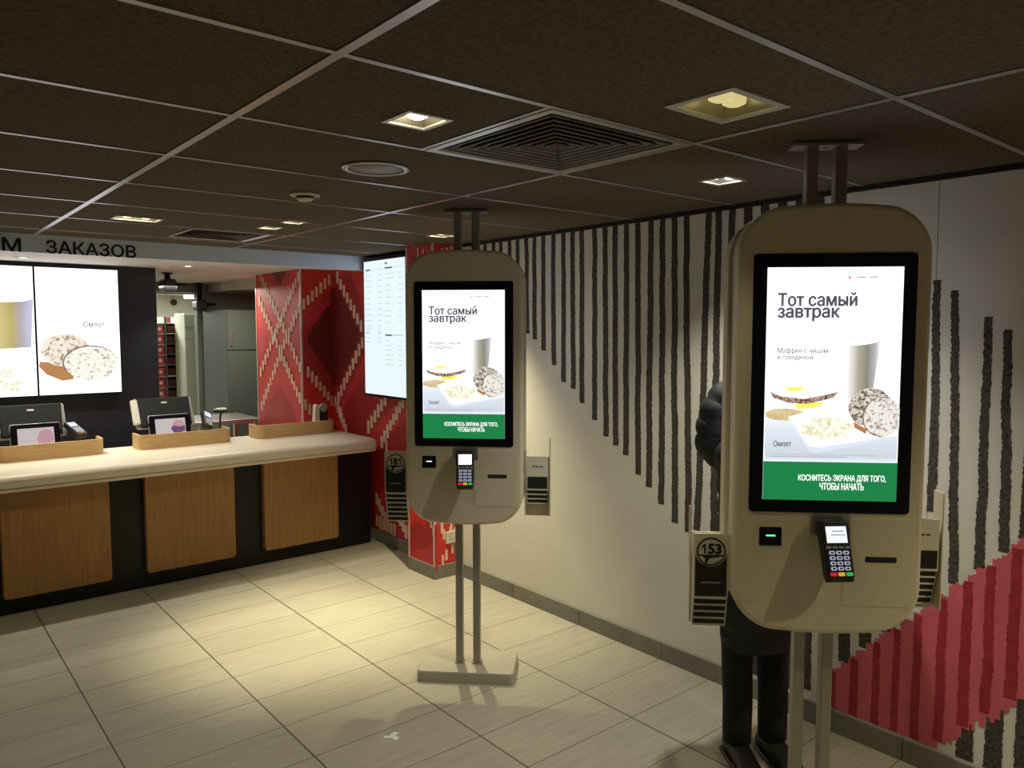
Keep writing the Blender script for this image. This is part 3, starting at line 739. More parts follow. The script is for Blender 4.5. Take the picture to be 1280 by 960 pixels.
def art_right(t, w, h):
    q = A2((vx0+vx1)/2)
    c1 = q(80, 444); b_ = q(80, 478)
    flat('picture', [q(50, 452), q(48.5, 458), q(58, 468), q(78, 476), q(92, 474), q(92, 455)], 'pattye', -.0510, t)
    flat('picture', [(max(-w/2+.004, x), z) for x, z in noisy_ell(*q(82, 438), .165, .125, 40, .02)], 'pattyv', -.0518, t)
    flat('picture', [(min(w/2-.004, x), z) for x, z in noisy_ell(*q(113.5, 453), .195, .135, 44, .015)], 'pattyo', -.0526, t)
    flat('picture', [(min(w/2-.004, x), z) for x, z in noisy_ell(*q(114.5, 454), .189, .132, 44, .015)], 'pattyv2', -.0534, t)
    a, c = q(104, 409), q(130.5, 402); text('caption', 'Омлет', 'inkcap', a[0], c[0], a[1], c[1], -.0512, t, .02)
    a, c = q(100, 488.5), q(149, 479); flat('picture', [a, (a[0], a[1]+.004), (c[0]-.006, c[1]+.004), (c[0]-.006, c[1])], 'inkpale', -.0512, t)
def art_left(t, w, h):
    q = A2(vx0-vw/2-.004); lim = -w/2+.006
    cl = lambda L_: [(min(max(lim, x), w/2-.006), z) for x, z in L_]
    flat('cup', cl([q(-20, 376), q(44, 374), q(40, 434), q(-12, 437)]), 'cupv', -.0510, t)
    flat('cup_inside', cl([q(-20, 376), q(-5, 372), q(15, 370), q(32, 371), q(44, 374), q(30, 377), q(5, 378)]), 'cupin', -.0516, t)
    for (x, y, r) in ((8, 467, .035), (16, 484, .04), (25, 478, .02), (2, 480, .03), (-30, 470, .05), (-50, 480, .04)): flat('picture', cl(noisy_ell(*q(x, y), r*1.3, r, 14, .25)), 'omelette', -.0512, t)
video_display(vx0, vx1, vz0, vz1, 'right bright screen in the black wall showing two patties', art_right)
video_display(vx0-vw-.008, vx0-.008, vz0, vz1, 'left bright screen in the black wall showing a cup', art_left)

# menu board on the red wall
ty0, ty1 = 5.352, 4.705; tz0, tz1 = 1.186, 2.252
t = empty('menu_board', (XW, (ty0+ty1)/2, tz0), R(-90), 'tall bright price menu screen hanging on the red wall', 'display')
tw, th_ = ty0-ty1, tz1-tz0; DY = -(XW-2.95)
b = MB(); b.box((-tw/2, DY, 0), (tw/2, DY+.06, th_), 'glassblk', .004, 1); b.build('casing', t)
b = MB(); b.box((-.15, DY+.06, th_*.35), (.15, -.002, th_*.65), 'blkplastic'); b.build('wall_bracket', t)
flat('display', quad(-tw/2+.012, .018, tw/2-.035, th_-.03), 'tvscreen', DY-.0003, t)
T = lambda x, y: (lambda p: (ty0-tw/2-p.y, p.z-tz0))(pX(x, y, 2.95))
for (xa, xb, y, m) in [(457, 463, 338, 'menuink2'), (464, 478, 337, 'menuink'), (481, 484, 329, 'menuink2'), (481, 490, 334.5, 'menuink2'), (490, 504, 333, 'menuink'), (482, 490, 419, 'menuink2'), (491, 504, 419, 'menuink2')]:
    a, c = T(xa, y), T(xb, y); z = (a[1]+c[1])/2; hh = .006 if m == 'menuink2' and xb-xa < 10 else .0018; flat('menu_heading', quad(a[0], z-hh, c[0], z+hh), m, DY-.0012, t)
for k in range(19):
    y = 344+k*7.1 if k < 11 else 344+k*5.2
    for xa, xb in ((457, 457+rj.uniform(5, 9)), (472, 477)):
        if k in (11, 12) or k > 16: continue
        z = T(467, y)[1]; a, c = T(xa, y), T(xb, y); flat('menu_line', quad(a[0], z-.0022, c[0], z+.0022), 'menuink', DY-.0012, t)
for y in (341, 347, 356, 362, 371, 379, 388, 395, 403, 426, 432, 438, 444, 450, 456):
    for xa, xb in ((482, 482+rj.uniform(4, 11)), (498, 503)):
        z = T(492, y)[1]; a, c = T(xa, y), T(xb, y); flat('menu_line', quad(a[0], z-.0022, c[0], z+.0022), 'menuink', DY-.0012, t)

# ------------------------------------------------------------------ ordering kiosk
def kiosk_outline(w=.556, z0=.772, z1=2.072):
    pts = []; r = .125; arch = .026; n = 8
    for (sx, top, a0) in ((1, 0, -PI/2), (1, 1, 0), (-1, 1, PI/2), (-1, 0, PI)):
        for k in range(n+1):
            a = a0+PI/2*k/n
            x = sx*(w/2-r)+r*math.cos(a)
            z = (z1-r if top else z0+r)+r*math.sin(a)
            pts.append((x, z))
    out = []
    for x, z in pts:
        d = arch*(min(1, abs(x)/(w/2))**2)
        k = max(0, min(1, (z-(z0+z1)/2)/(.5*(z1-z0))*1.0)) if z > (z0+z1)/2 else -max(0, min(1, ((z0+z1)/2-z)/(.5*(z1-z0))))
        out.append((x, z-d*k))
    # extra points along the arched edges
    res = []
    for p, q in zip(out, out[1:]+out[:1]):
        res.append(p)
        if abs(p[0]-q[0]) > .15:
            top = p[1] > 1.4; e = p[1]
            for t_ in (.25, .5, .75):
                x = p[0]+(q[0]-p[0])*t_; base = arch*(min(1, abs(p[0])/(w/2))**2); d = base-arch*(abs(x)/(w/2))**2
                res.append((x, e+(d if top else -d)))
    return res
def kiosk_art(scr, y):
    W_, H_ = .388, .695; zt = 1.8835; x0 = -.194
    q = lambda x, yy: (x0+(x-952)/180*W_, zt-(yy-328)/299*H_)
    cl = lambda L_: [(min(max(x0+.001, x), -x0-.001), z) for x, z in L_]
    flat('table_top', [q(953, 505), q(985, 508), q(1131, 512), q(1131, 577.2), q(953, 577.2)], 'table', y-.0006, scr)
    flat('green_bar', quad(x0, zt-H_, -x0, q(0, 577)[1]), 'greenbar', y-.0010, scr)
    flat('cup', [q(1063, 427), q(1104, 421), q(1095, 495), q(1061, 495)], 'cup', y-.0012, scr)
    flat('cup_inside', ell(*q(1083.5, 423), .0445, .007, 24, .14), 'cupin', y-.0018, scr)
    flat('bun', cl(noisy_ell(*q(980, 516), .060, .018, 20, .04)), 'bun', y-.0018, scr)
    flat('sandwich_top', noisy_ell(*q(1004, 489), .10, .024, 26, .02), 'tray', y-.0014, scr)
    flat('egg_yolk', [q(978, 481), q(1002, 480), q(1004, 484), q(985, 486)], 'yolk', y-.0020, scr)
    flat('sandwich_patty', [q(958, 486), q(972, 492), q(1004, 495.5), q(1034, 490), q(1050, 486), q(1044, 494), q(1010, 502), q(985, 501), q(964, 495)], 'beef', y-.0026, scr)
    flat('egg_yolk', [q(992, 502), q(1034, 499), q(1020, 507), q(996, 509)], 'yolk', y-.0024, scr)
    flat('tray_shade', cl([q(984, 521), q(1004, 514), q(1131, 515), q(1131, 545), q(1022, 565), q(1012, 562)]), 'traye', y-.0028, scr)
    flat('tray', cl([q(984, 519), q(1004, 513), q(1131, 513), q(1131, 541), q(1026, 558), q(1012, 556)]), 'tray', y-.0034, scr)
    flat('omelette', noisy_ell(*q(1035, 533), .075, .036, 26, .12), 'omelette', y-.0040, scr)
    flat('patty_edge', [q(1071, 524), q(1090, 534), q(1088, 540), q(1073, 532)], 'pattye', y-.0040, scr)
    flat('patty', cl(noisy_ell(*q(1093, 506), .063, .058, 34, .02)), 'patty', y-.0046, scr)
    flat('patty', cl(noisy_ell(*q(1109, 518), .057, .060, 34, .02)), 'pattyo', y-.0050, scr)
    flat('patty', cl(noisy_ell(*q(1110, 518), .055, .058, 34, .02)), 'patty2', y-.0055, scr)
    a, c = q(967, 379), q(1071.5, 362); text('headline', 'Тот самый', 'inktext', a[0], c[0], q(0, 377)[1], q(0, 360)[1], y-.0006, scr, .034)
    text('headline', 'завтрак', 'inktext', a[0], q(1049, 0)[0], q(0, 396)[1], q(0, 378)[1]-.003, y-.0006, scr, .034)
    text('caption', 'Маффин с яйцом', 'inkcap', q(968, 0)[0], q(1035, 0)[0], q(0, 438.5)[1], q(0, 430)[1], y-.0006, scr, .015)
    text('caption', 'и говядиной', 'inkcap', q(968, 0)[0], q(1015, 0)[0], q(0, 446.5)[1], q(0, 438.5)[1], y-.0006, scr, .015)
    text('caption', 'Омлет', 'inktext', q(965, 0)[0], q(989, 0)[0], q(0, 557.5)[1], q(0, 550)[1], y-.0014, scr, .015)
    text('instruction', 'КОСНИТЕСЬ ЭКРАНА ДЛЯ ТОГО,', 'whitetext', q(1000, 0)[0], q(1117, 0)[0], q(0, 603)[1], q(0, 593.5)[1], y-.0018, scr, .016)
    text('instruction', 'ЧТОБЫ НАЧАТЬ', 'whitetext', q(1029, 0)[0], q(1088, 0)[0], q(0, 613)[1], q(0, 604)[1], y-.0018, scr, .016)
    flat('small_print', quad(q(960, 0)[0], q(0, 571)[1], q(1064, 0)[0], q(0, 570)[1]), 'inkpale', y-.0014, scr)
    flat('small_print', quad(q(960, 0)[0], q(0, 568)[1], q(1104, 0)[0], q(0, 567.4)[1]), 'inkpale', y-.0014, scr)
    flat('red_dot', ell(*q(1061, 341), .0035, .0035, 12), 'reddot', y-.0006, scr)
    for xa, xb in ((1070, 1082), (1087, 1098)): flat('small_print', quad(q(xa, 0)[0], q(0, 342)[1], q(xb, 0)[0], q(0, 340)[1]), 'inkpale', y-.0006, scr)

def kiosk(loc, label, left_holder_z, right_holder_z, bright):
    t = empty('ordering_kiosk', (loc[0], loc[1], 0), R(-45), label, 'kiosk')
    o = kiosk_outline()
    b = MB(); b.prism(o, 'y', -.120, -.040, 'kioskw', .016, 4, .006); b.build('front_shell', t)
    o2 = [(x*.955, 1.422+(z-1.422)*.985) for x, z in o]
    b = MB(); b.prism(o2, 'y', -.042, .042, 'kioskd', .002, 1); b.build('core', t)
    b = MB(); b.prism(o, 'y', .040, .120, 'kioskw', .006, 4, .016); b.build('back_shell', t)
    # customer screen
    b = MB(); b.prism(rrect(.468, .775, .012, 4, 0, 1.537), 'y', -.1235, -.112, 'glassblk', .002, 2); scr = b.build('screen', t)
    flat('display', quad(-.194, 1.1885, .194, 1.8835), 'screen', -.1237, scr)
    kiosk_art(scr, -.1242)
    b = MB(); b.prism(rrect(.468, .775, .012, 4, 0, 1.537), 'y', .112, .1235, 'glassblk', .002, 2); scb = b.build('back_screen', t)
    b = MB(); b.prism(quad(-.194, 1.1885, .194, 1.8835), 'y', .1237, .1243, 'screen'); b.build('display', scb)
    # lower front: reader, slot, doors
    b = MB(); b.prism(rrect(.066, .057, .003, 3, -.167, 1.074), 'y', -.1225, -.118, 'glassblk', .0008, 1); sr = b.build('code_scanner', t)
    sr['label'] = 'black square code scanner with green light'
    b = MB(); b.box((-.180, -.1232, 1.075), (-.153, -.1222, 1.0785), 'led' if not bright else 'ledw'); b.build('scanner_light', sr)
    b = MB(); b.prism(rrect(.205, .27, .012, 4, .150, 1.0), 'y', -.1212, -.1185, 'kioskw', .001, 1); dr = b.build('service_door', t)
    b = MB(); b.prism(rrect(.090, .017, .003, 3, .158, 1.01), 'y', -.1224, -.119, 'cavity', .0005, 1); b.build('receipt_slot', dr)
    b = MB(); b.prism(rrect(.205, .27, .012, 4, -.155, 1.0), 'y', -.1204, -.1185, 'kioskw', .0008, 1); b.build('service_door', t)
    # payment terminal in its recess
    b = MB(); b.prism(rrect(.118, .062, .006, 3, .008, 1.115), 'y', -.1225, -.1185, 'steel', .0006, 1); b.box((-.02, -.128, 1.09), (.03, -.122, 1.125), 'cavity', .002, 1); b.build('terminal_plate', t)
    b = MB(); b.box((-.008, -.150, 1.03), (.028, -.12, 1.075), 'blkplastic', .004); b.build('terminal_arm', t)
    h = bpy.data.objects.new('payment_terminal', None); C.objects.link(h); h.parent = t; h.location = (.012, -.165, 1.045); h.rotation_euler = (R(-20), 0, R(8))
    pinpad(h, .088, .178, bright)
    # poles, foot and ceiling bracket
    for s in (-1, 1):
        b = MB(); b.box((s*.043-.017, -.022, .04), (s*.043+.017, .022, ZC-.004), 'pole', .003, 1); b.build('pole', t)
        b = MB(); b.prism(rrect(.05, .06, .008, 3, s*.043, 0), 'z', .052, .057, 'pole', .001, 1); b.build('pole_collar', t)
    b = MB(); o3 = rrect(.475, .28, .024, 5, 0, .009)
    b.loft([[(x*1.0, y*1.0, 0) for x, y in o3], [(x, y, .004) for x, y in o3], [(x*.99, y*.985, .046) for x, y in o3], [(x*.975, y*.965, .053) for x, y in o3]], 'kioskd', smooth=False); b.build('foot_plate', t)
    b = MB(); b.prism(rrect(.205, .075, .004, 2), 'z', ZC-.014, ZC-.0037, 'pole' if not bright else 'darksteel', .001, 1); b.lathe([(.001, -.006), (.008, -.006), (.008, 0)], 'steel', (0, 0, ZC-.012), 12); b.build('ceiling_bracket', t)
    # table marker holders clipped to both sides
    for s, zt, cnt in ((-1, left_holder_z, 0), (1, right_holder_z, 1)):
        x = ((-.332 if not bright else -.345) if s < 0 else .339); hold = MB(); x0, x1 = (x-.058, x+.058); zb = zt-.345
        if s < 0: cheeks = ((x0-.004, x0+.002, zt+.075), (x1-.012, x1-.006, zt+.07))
        else: cheeks = ((x1, x1+.005, zt+.085), (x0-.005, x0, zt+.03))
        yo = 0 if s < 0 else .090
        for (a, c, z) in cheeks: hold.box((a, (-.066 if s > 0 else -.014)+yo, (zb+.05 if s > 0 else zt-.11)), (c, .002+yo, z), 'kioskw', .0024, 2)
        hold.box((x0, -.004+yo, zb+.04), (x1-(.004 if s < 0 else 0), .002+yo, zt-.01), 'kioskw')
        hold.box((min(s*.26, x0-.005 if s > 0 else x1+.004), -.03, .96), (max(s*.26, x0-.004 if s > 0 else x1+.005), -.002 if s < 0 else .035, 1.0), 'kioskd')
        hold.build('marker_holder', t)
    return t

def marker_at(kloc, side, zt, k, face, number, label, group, kind):
    """one table marker of a staggered stack; k = 0 is the front one"""
    x = ((-.332 if kloc is NEAR else -.345) if side < 0 else .339); dy = (-.060 if side < 0 else .030)+.0072*k
    ang = R(-45); px = kloc[0]+x*math.cos(ang)-dy*math.sin(ang); py = kloc[1]+x*math.sin(ang)+dy*math.cos(ang)
    hgt = .211 if kind == 'number' else .168
    z = zt-hgt-.0240*k
    t = empty('table_marker', (px, py, z), R(-45), label, 'table number', group)
    w = .107
    b = MB(); b.prism(rrect(w, hgt, .006, 4, 0, hgt/2), 'y', 0, .006, 'marker_w', .0012, 2); b.build('plate', t)
    if kind == 'number':
        if face:
            # black field under the round badge, its top edge curving round the badge
            pts = [(-.049, .010), (.049, .010), (.049, .148)]
            cz = hgt-.058; r = .050
            for j in range(17):
                a = R(-8)-R(164)*j/16; pts.append((r*math.cos(a)*.98, cz+r*math.sin(a)*.96))
            pts.append((-.049, .148))
            flat('black_panel', pts, 'marker_b', -.0002, t)
            ring = MB(); ro, ri, n = .0455, .0405, 36
            for j in range(n):
                a0, a1 = 2*PI*j/n, 2*PI*(j+1)/n
                ring.poly([(ro*math.cos(a0), -.0009, cz+ro*math.sin(a0)), (ro*math.cos(a1), -.0009, cz+ro*math.sin(a1)), (ri*math.cos(a1), -.0009, cz+ri*math.sin(a1)), (ri*math.cos(a0), -.0009, cz+ri*math.sin(a0))], 'marker_b')
            ring.build('badge_ring', t)
            cw = .0215
            for k, ch in enumerate(number):
                xc = (k-1)*cw; z0, z1 = cz-.006, cz+.024
                if ch == '1':
                    flat('digit', [(xc-.0005, z0), (xc+.0052, z0), (xc+.0052, z1), (xc+.0005, z1), (xc-.0075, z1-.0075), (xc-.0075, z1-.0135), (xc-.0005, z1-.0085)], 'marker_b', -.0003, t)
                else: text('digit', ch, 'marker_b', xc-.0085, xc+.0085, z0, z1, -.0003, t, .05)
            flat('badge_swoosh', [(-.040, cz-.010), (.038, cz-.010), (.038, cz-.014), (.012, cz-.018), (-.006, cz-.022), (-.012, cz-.036), (-.020, cz-.036), (-.018, cz-.022), (-.026, cz-.016)], 'marker_b', -.0004, t)
            flat('small_print', quad(-.030, .052, .030, .056), 'keyfn', -.0012, t)
            flat('badge_small_print', [(-.002, cz-.037), (.018, cz-.034), (.031, cz-.024), (.029, cz-.021), (.017, cz-.030), (-.002, cz-.033)], 'keyfn', -.0004, t)
        else:
            flat('black_panel', quad(-.049, .0075, .049, .13), 'marker_b', -.0002, t)
    else:
        if face:
            flat('black_panel', quad(-.049, .009, .049, .068), 'marker_b', -.0002, t)
            for j in range(3): flat('small_print', quad(-.026+.019*j, hgt-.052, -.012+.019*j, hgt-.047), 'marker_b', -.0002, t)
        else:
            flat('black_panel', quad(-.049, .0075, .049, .075), 'marker_b', -.0002, t)
    return t
NEAR, FAR = (2.2675, 1.2185), (2.200, 2.978)
kiosk(NEAR, 'nearer cream self-order kiosk on twin poles before the striped wall', 1.062, 1.10, False)
kiosk(FAR, 'farther cream self-order kiosk with its foot plate in view', 1.112, 1.082, True)
ORD = ['front one, on top', 'second', 'third', 'fourth', 'fifth', 'sixth', 'lowest']
def stack(kl, side, zt, n, num, where, kind):
    for k in range(n):
        if k == 0: lb = ('white marker numbered %s on top of the stack %s' % (num, where)) if num else 'front white and black marker of the stack %s' % where
        else: lb = '%s marker down from the front in the stack %s' % (ORD[k] if k < n-1 else 'lowest', where)
        marker_at(kl, side, zt, k, k == 0, num, lb, 'table number markers %s' % where, kind)
stack(NEAR, -1, 1.062, 5, '153', 'left of the nearer kiosk', 'number')
stack(NEAR, 1, 1.10, 6, '', 'right of the nearer kiosk', 'plain')
stack(FAR, -1, 1.112, 7, '181', 'left of the farther kiosk', 'number')
stack(FAR, 1, 1.082, 4, '', 'right of the farther kiosk', 'plain')

# ------------------------------------------------------------------ wall socket and litter
t = empty('wall_socket', (pY(563, 671, 4.257).x, 4.257, pY(563, 671, 4.257).z), 0, 'white socket on the red pillar by the floor', 'socket')
b = MB(); b.prism(rrect(.085, .085, .008, 4), 'y', -.012, -.001, 'lightplastic', .003, 2); b.build('plate', t)
b = MB(); b.lathe([(.001, -.0085), (.014, -.009), (.021, -.0135), (.023, -.0115)], 'greyplastic', (.005, 0, .003), 24, 'y'); b.build('outlet', t)
p = pz(492, 921, 0)
b = MB(); b.prism([(-.03, -.02), (-.005, -.03), (.01, -.005), (.035, -.01), (.03, .015), (.0, .02), (-.01, .04), (-.025, .03), (-.015, .0)], 'z', .0005, .0025, 'paper')
tag(b.build('paper_scrap', None, (p.x, p.y, 0), (0, 0, .6)), 'tiny torn white scrap of paper on the floor tiles', 'litter')

# ------------------------------------------------------------------ kitchen beyond the counter
kx = lambda x, y=450: pY(x, y, YK).x
zl_ = pY(225, 365, YK).z; zd = pY(270, 388, YK).z
b = MB()
xo0, xo1, xd0, xd1 = kx(190), kx(248), kx(256), kx(286)
b.box((-3.2, YK, 0), (xo0-.6, YK+.1, ZS), 'kwall'); b.box((xo0-.6, YK, zl_), (xo1, YK+.1, ZS), 'kwall'); b.box((xo1, YK, 0), (xd0, YK+.1, ZS), 'kwall')
b.box((xd0, YK, zd), (xd1, YK+.1, ZS), 'kwall'); b.box((xd1, YK, 0), (3.8, YK+.1, ZS), 'kwall')
tag(b.build('wall_kitchen'), kind='structure')
zb = pX(247, 362, 2.62).z
b = MB(); q0 = pz(247, 357, ZS); b.box((q0.x-.02, 6.5, ZS-.095), (3.8, YK, ZS), 'soffit'); tag(b.build('beam'), kind='structure')
# doorway with pale hanging strips
b = MB()
for x0, x1, z0, z1 in ((xd0, xd0+.035, 0, zd), (xd1-.03, xd1, 0, zd), (xd0, xd1, zd-.06, zd)): b.box((x0, YK-.02, z0), (x1, YK+.02, z1), 'kcab', .003, 1)
d1 = tag(b.build('door_1'), kind='structure')
b = MB(); n = 5
for k in range(n):
    x = xd0+.06+(xd1-xd0-.22)*k/(n-1); b.box((x-.03, YK+.03+.006*(k % 2), .02), (x+.03, YK+.034+.006*(k % 2), zd-.07), 'strip')
b.build('strip_curtain', d1)
# refrigerator
yf = YK-.85; fx0, fx1 = pY(285, 450, yf).x, pY(330, 450, yf).x+.3
t = empty('refrigerator', ((fx0+fx1)/2, yf, 0), 0, 'tall dark stainless refrigerator between the doorway and the red pillar', 'refrigerator')
zt_ = pY(300, 387, yf).z; w = fx1-fx0
b = MB(); b.box((-w/2, .03, 0), (w/2, .75, zt_), 'darksteel', .006, 1); b.build('body', t)
zm = pY(300, 438, yf).z
b = MB(); b.box((-w/2+.004, 0, .1), (0, .03, zm-.004), 'darksteel', .004, 1); dd = b.build('door', t); b = MB(); b.box((-.05, -.025, .75), (-.035, 0, .95), 'steel', .003, 1); b.build('handle', dd)
b = MB(); b.box((.004, 0, .1), (w/2-.004, .03, zm-.004), 'darksteel', .004, 1); dd = b.build('door', t); b = MB(); b.box((.035, -.025, .75), (.05, 0, .95), 'steel', .003, 1); b.build('handle', dd)
b = MB(); b.box((-w/2+.004, 0, zm+.004), (w/2-.004, .03, zt_-.01), 'darksteel', .004, 1); dd = b.build('door', t); b = MB(); b.box((-w/2+.03, -.02, zm+.05), (-w/2+.045, 0, zm+.2), 'steel', .003, 1); b.build('handle', dd)
# steel work table between counter and refrigerator
p0 = pz(300, 535, .85)
t = empty('work_table', (p0.x, YK-1.35, 0), 0, 'low steel work table in front of the refrigerator', 'table')
b = MB(); b.box((-.30, -.3, .82), (.40, .3, .86), 'steel', .004, 1); b.build('table_top', t)
for sx in (-.27, .37):
    for sy in (-.27, .27): b = MB(); b.box((sx-.018, sy-.018, 0), (sx+.018, sy+.018, .82), 'steel'); b.build('leg', t)
# pale panelled cabinet inside the kitchen
yc = YK+.55; cx0, cx1 = pY(232.5, 450, yc).x, pY(252, 450, yc).x; ct = pY(240, 392, yc).z
t = empty('kitchen_cabinet', ((cx0+cx1)/2, yc, 0), 0, 'pale tall cabinet inside the kitchen right of the carton rack', 'cabinet'); w = cx1-cx0
b = MB(); b.box((-w/2, .015, 0), (w/2, .4, ct), 'kcab', .004, 1); b.build('body', t)
for z0, z1 in ((.05, ct-.30), (ct-.29, ct-.17), (ct-.16, ct-.01)): b = MB(); b.box((-w/2+.004, 0, z0), (w/2-.004, .015, z1), 'kcab', .003, 1); b.build('panel', t)
# rack of red cartons
yr = YK+1.02; rx0, rx1 = pY(197, 450, yr).x, pY(232.5, 450, yr).x; rm_ = pY(208, 450, yr).x; rt_ = pY(215, 396, yr).z
t = empty('carton_rack', ((rx0+rx1)/2, yr, 0), 0, 'dark shelf rack of red cartons seen through the kitchen opening', 'rack'); w = rx1-rx0; mid = rm_-(rx0+rx1)/2
b = MB()
b.box((mid-.012, .0, 0), (mid+.012, .5, rt_), 'darksteel'); b.box((w/2-.03, .0, 0), (w/2, .5, rt_), 'darksteel'); b.box((mid+.012, .48, 0), (w/2-.03, .5, rt_), 'maroon'); b.build('frame', t)
b = MB(); b.box((-w/2-.1, .0, 0), (-w/2-.08, .5, rt_-.1), 'darksteel'); b.build('frame', t)
zz = [pY(215, y, yr).z for y in (404, 417, 430, 443, 456, 470, 484, 497)]
M['trayr'] = mat('dark_red_tray', (.10, .012, .014), .5)
for i, z in enumerate(zz):
    b = MB(); b.box((mid+.012, -.01, z-.008), (w/2-.03, .48, z+.008), 'kcab' if i in (0, 1, 5) else 'darksteel', .002, 1); b.build('shelf', t)
    b = MB(); b.box((-w/2-.08, -.01, z-.012), (mid-.012, .48, z-.002), 'kcab', .002, 1); b.build('shelf', t)
WHERE = ['top', 'second', 'third', 'fourth', 'fifth', 'sixth', 'lowest']
for i in range(7):
    z = zz[i+1]-.0008
    c = empty('red_carton', ((rx0-.08+rm_)/2-.005, yr, z), 0, 'red carton on the %s shelf of the kitchen rack, left column' % WHERE[i], 'carton', 'red cartons on the kitchen rack')
    ww = (rm_-.012-(rx0-.08))*.86
    b = MB(); b.box((-ww/2, 0, 0), (ww/2, .3, .105), 'redpack', .003, 1); b.build('box', c)
    b = MB(); b.lathe([(.001, -.002), (.022, -.002), (.022, 0)], 'whitepack', (ww*.18, 0, .055), 14, 'y'); b.build('printed_spot', c)
    c = empty('red_tray', ((rm_+rx1)/2-.01, yr, zz[i+1]+.0092), 0, 'dark red tray on the %s shelf of the kitchen rack, right column' % WHERE[i], 'tray', 'dark trays on the kitchen rack')
    ww = (rx1-rm_-.05)*.92
    b = MB(); b.prism([(-ww/2, 0), (ww/2, 0), (ww/2+.004, .085), (ww/2-.008, .085), (ww/2-.012, .01), (-ww/2+.012, .01), (-ww/2+.008, .085), (-ww/2-.004, .085)], 'y', .005, .4, 'trayr'); b.box((-ww/2+.006, .002, .004), (ww/2-.006, .014, .083), 'trayr'); b.build('bin', c)
# kitchen tube light, small wall alarm, black ceiling speakers
p = pY(238, 371, YK+.5)
t = empty('kitchen_ceiling_light', (p.x-.1, YK+.5, p.z), 0, 'bright tube light inside the kitchen opening', 'ceiling light')
b = MB(); b.box((-.3, -.06, .02), (.22, .06, .05), 'kcab', .004, 1); b.box((-.25, -.01, .05), (-.23, .01, ZS-p.z), 'darksteel'); b.box((.15, -.01, .05), (.17, .01, ZS-p.z), 'darksteel'); b.build('housing', t)
b = MB(); b.tube([(.03, 0, .0), (.19, 0, .0)], .022, 'klamp', 12); b.build('tube', t)
p = pY(217, 378, 12.08)
t = empty('wall_alarm', (p.x, 12.1, p.z), 0, 'small red-brown alarm on the kitchen tile wall', 'alarm')
b = MB(); b.lathe([(.001, -.05), (.03, -.045), (.045, -.03), (.045, 0)], 'trayr', n=20, axis='y'); b.build('bell', t)
b = MB(); b.box((-.02, -.02, .06), (.02, 0, .3), 'kcab', .003, 1); b.build('conduit', t)
for (x, y, lbl, wall_) in ((206, 341, 'black camera hanging from the ceiling beside the black screen wall', 0), (249, 366, 'black camera beside the kitchen opening, under the beam', 1)):
    if not wall_: p = pz(x+3, y, ZS); z = ZS
    else: p = pY(x, y, YK-.12); z = ZS
    t = empty('ceiling_camera', (p.x, p.y, z), 0, lbl, 'camera')
    s = .075 if not wall_ else .20
    b = MB(); b.tube([(0, 0, 0), (0, 0, -s)], .025, 'blkplastic', 12); b.lathe([(.045, 0), (.045, -.012)], 'blkplastic', n=20); b.build('mount', t)
    b = MB(); b.prism(rrect(.115, .115, .03, 4, 0, -s-.04), 'y', -.09, .08, 'blkplastic', .012, 2); b.build('camera_body', t)
    b = MB(); b.tube([(.065, -.03, -s-.03), (.16, -.05, -s-.03)], .014, 'blkplastic', 10); b.build('lens', t)
def area(name, loc, watt, col, sx, sy, rot=(0, 0, 0)):
    l = bpy.data.lights.new(name, 'AREA'); l.energy = watt; l.color = col; l.shape = 'RECTANGLE'; l.size = sx; l.size_y = sy
    o = bpy.data.objects.new(name, l); C.objects.link(o); o.location = loc; o.rotation_euler = rot; return o
area('kitchen_ceiling_lamp', (2.3, YK+1.6, ZS-.02), 80, (1, 1, .88), 1.2, .3)
area('kitchen_front_fill', (2.45, YK-1.45, ZS-.12), 14, (1, .98, .82), 1.0, .3)  # added fill light without a fixture, brightens refrigerator front and red pillar

# ------------------------------------------------------------------ person behind the nearer kiosk
PX, PY_ = 2.612, 1.632
pr = empty('person', (PX, PY_, 0), R(-30), 'person in a dark puffer coat and black boots standing behind the nearer kiosk', 'person')
def skin_mesh(name, verts, edges, radii, m, parent, root=0, sub=2):
    me = bpy.data.meshes.new(name); me.from_pydata([Vector(v) for v in verts], edges, []); me.materials.append(M[m])
    o = bpy.data.objects.new(name, me); C.objects.link(o)
    md = o.modifiers.new('skin', 'SKIN'); md.use_smooth_shade = True
    for i, r in enumerate(radii): me.skin_vertices[0].data[i].radius = r if isinstance(r, tuple) else (r, r)
    for d in me.skin_vertices[0].data: d.use_root = False
    me.skin_vertices[0].data[root].use_root = True
    s = o.modifiers.new('sub', 'SUBSURF'); s.levels = sub; s.render_levels = sub
    dg = bpy.context.evaluated_depsgraph_get(); dg.update()
    m2 = bpy.data.meshes.new_from_object(o.evaluated_get(dg)); m2.name = name
    for p_ in m2.polygons: p_.use_smooth = True
    m2.materials.clear(); m2.materials.append(M[m])
    bpy.data.objects.remove(o)
    o = bpy.data.objects.new(name, m2); C.objects.link(o); o.parent = parent
    return o
vs, es, rs = [], [], []
def jv(p, r, par=None):
    vs.append(p); rs.append(r); i = len(vs)-1
    if par is not None: es.append((par, i))
    return i
pel = jv((0, .01, .90), (.13, .09)); bel = jv((0, .01, 1.04), (.12, .085), pel); che = jv((0, .015, 1.26), (.14, .095), bel); nk0 = jv((0, .02, 1.40), (.07, .06), che); nk = jv((0, .01, 1.48), .048, nk0)
hd0 = jv((0, -.012, 1.54), (.062, .070), nk); hd1 = jv((0, -.005, 1.61), (.072, .088), hd0); hd2 = jv((0, .005, 1.675), (.066, .078), hd1)
nose0 = jv((0, -.092, 1.60), .012, hd1)
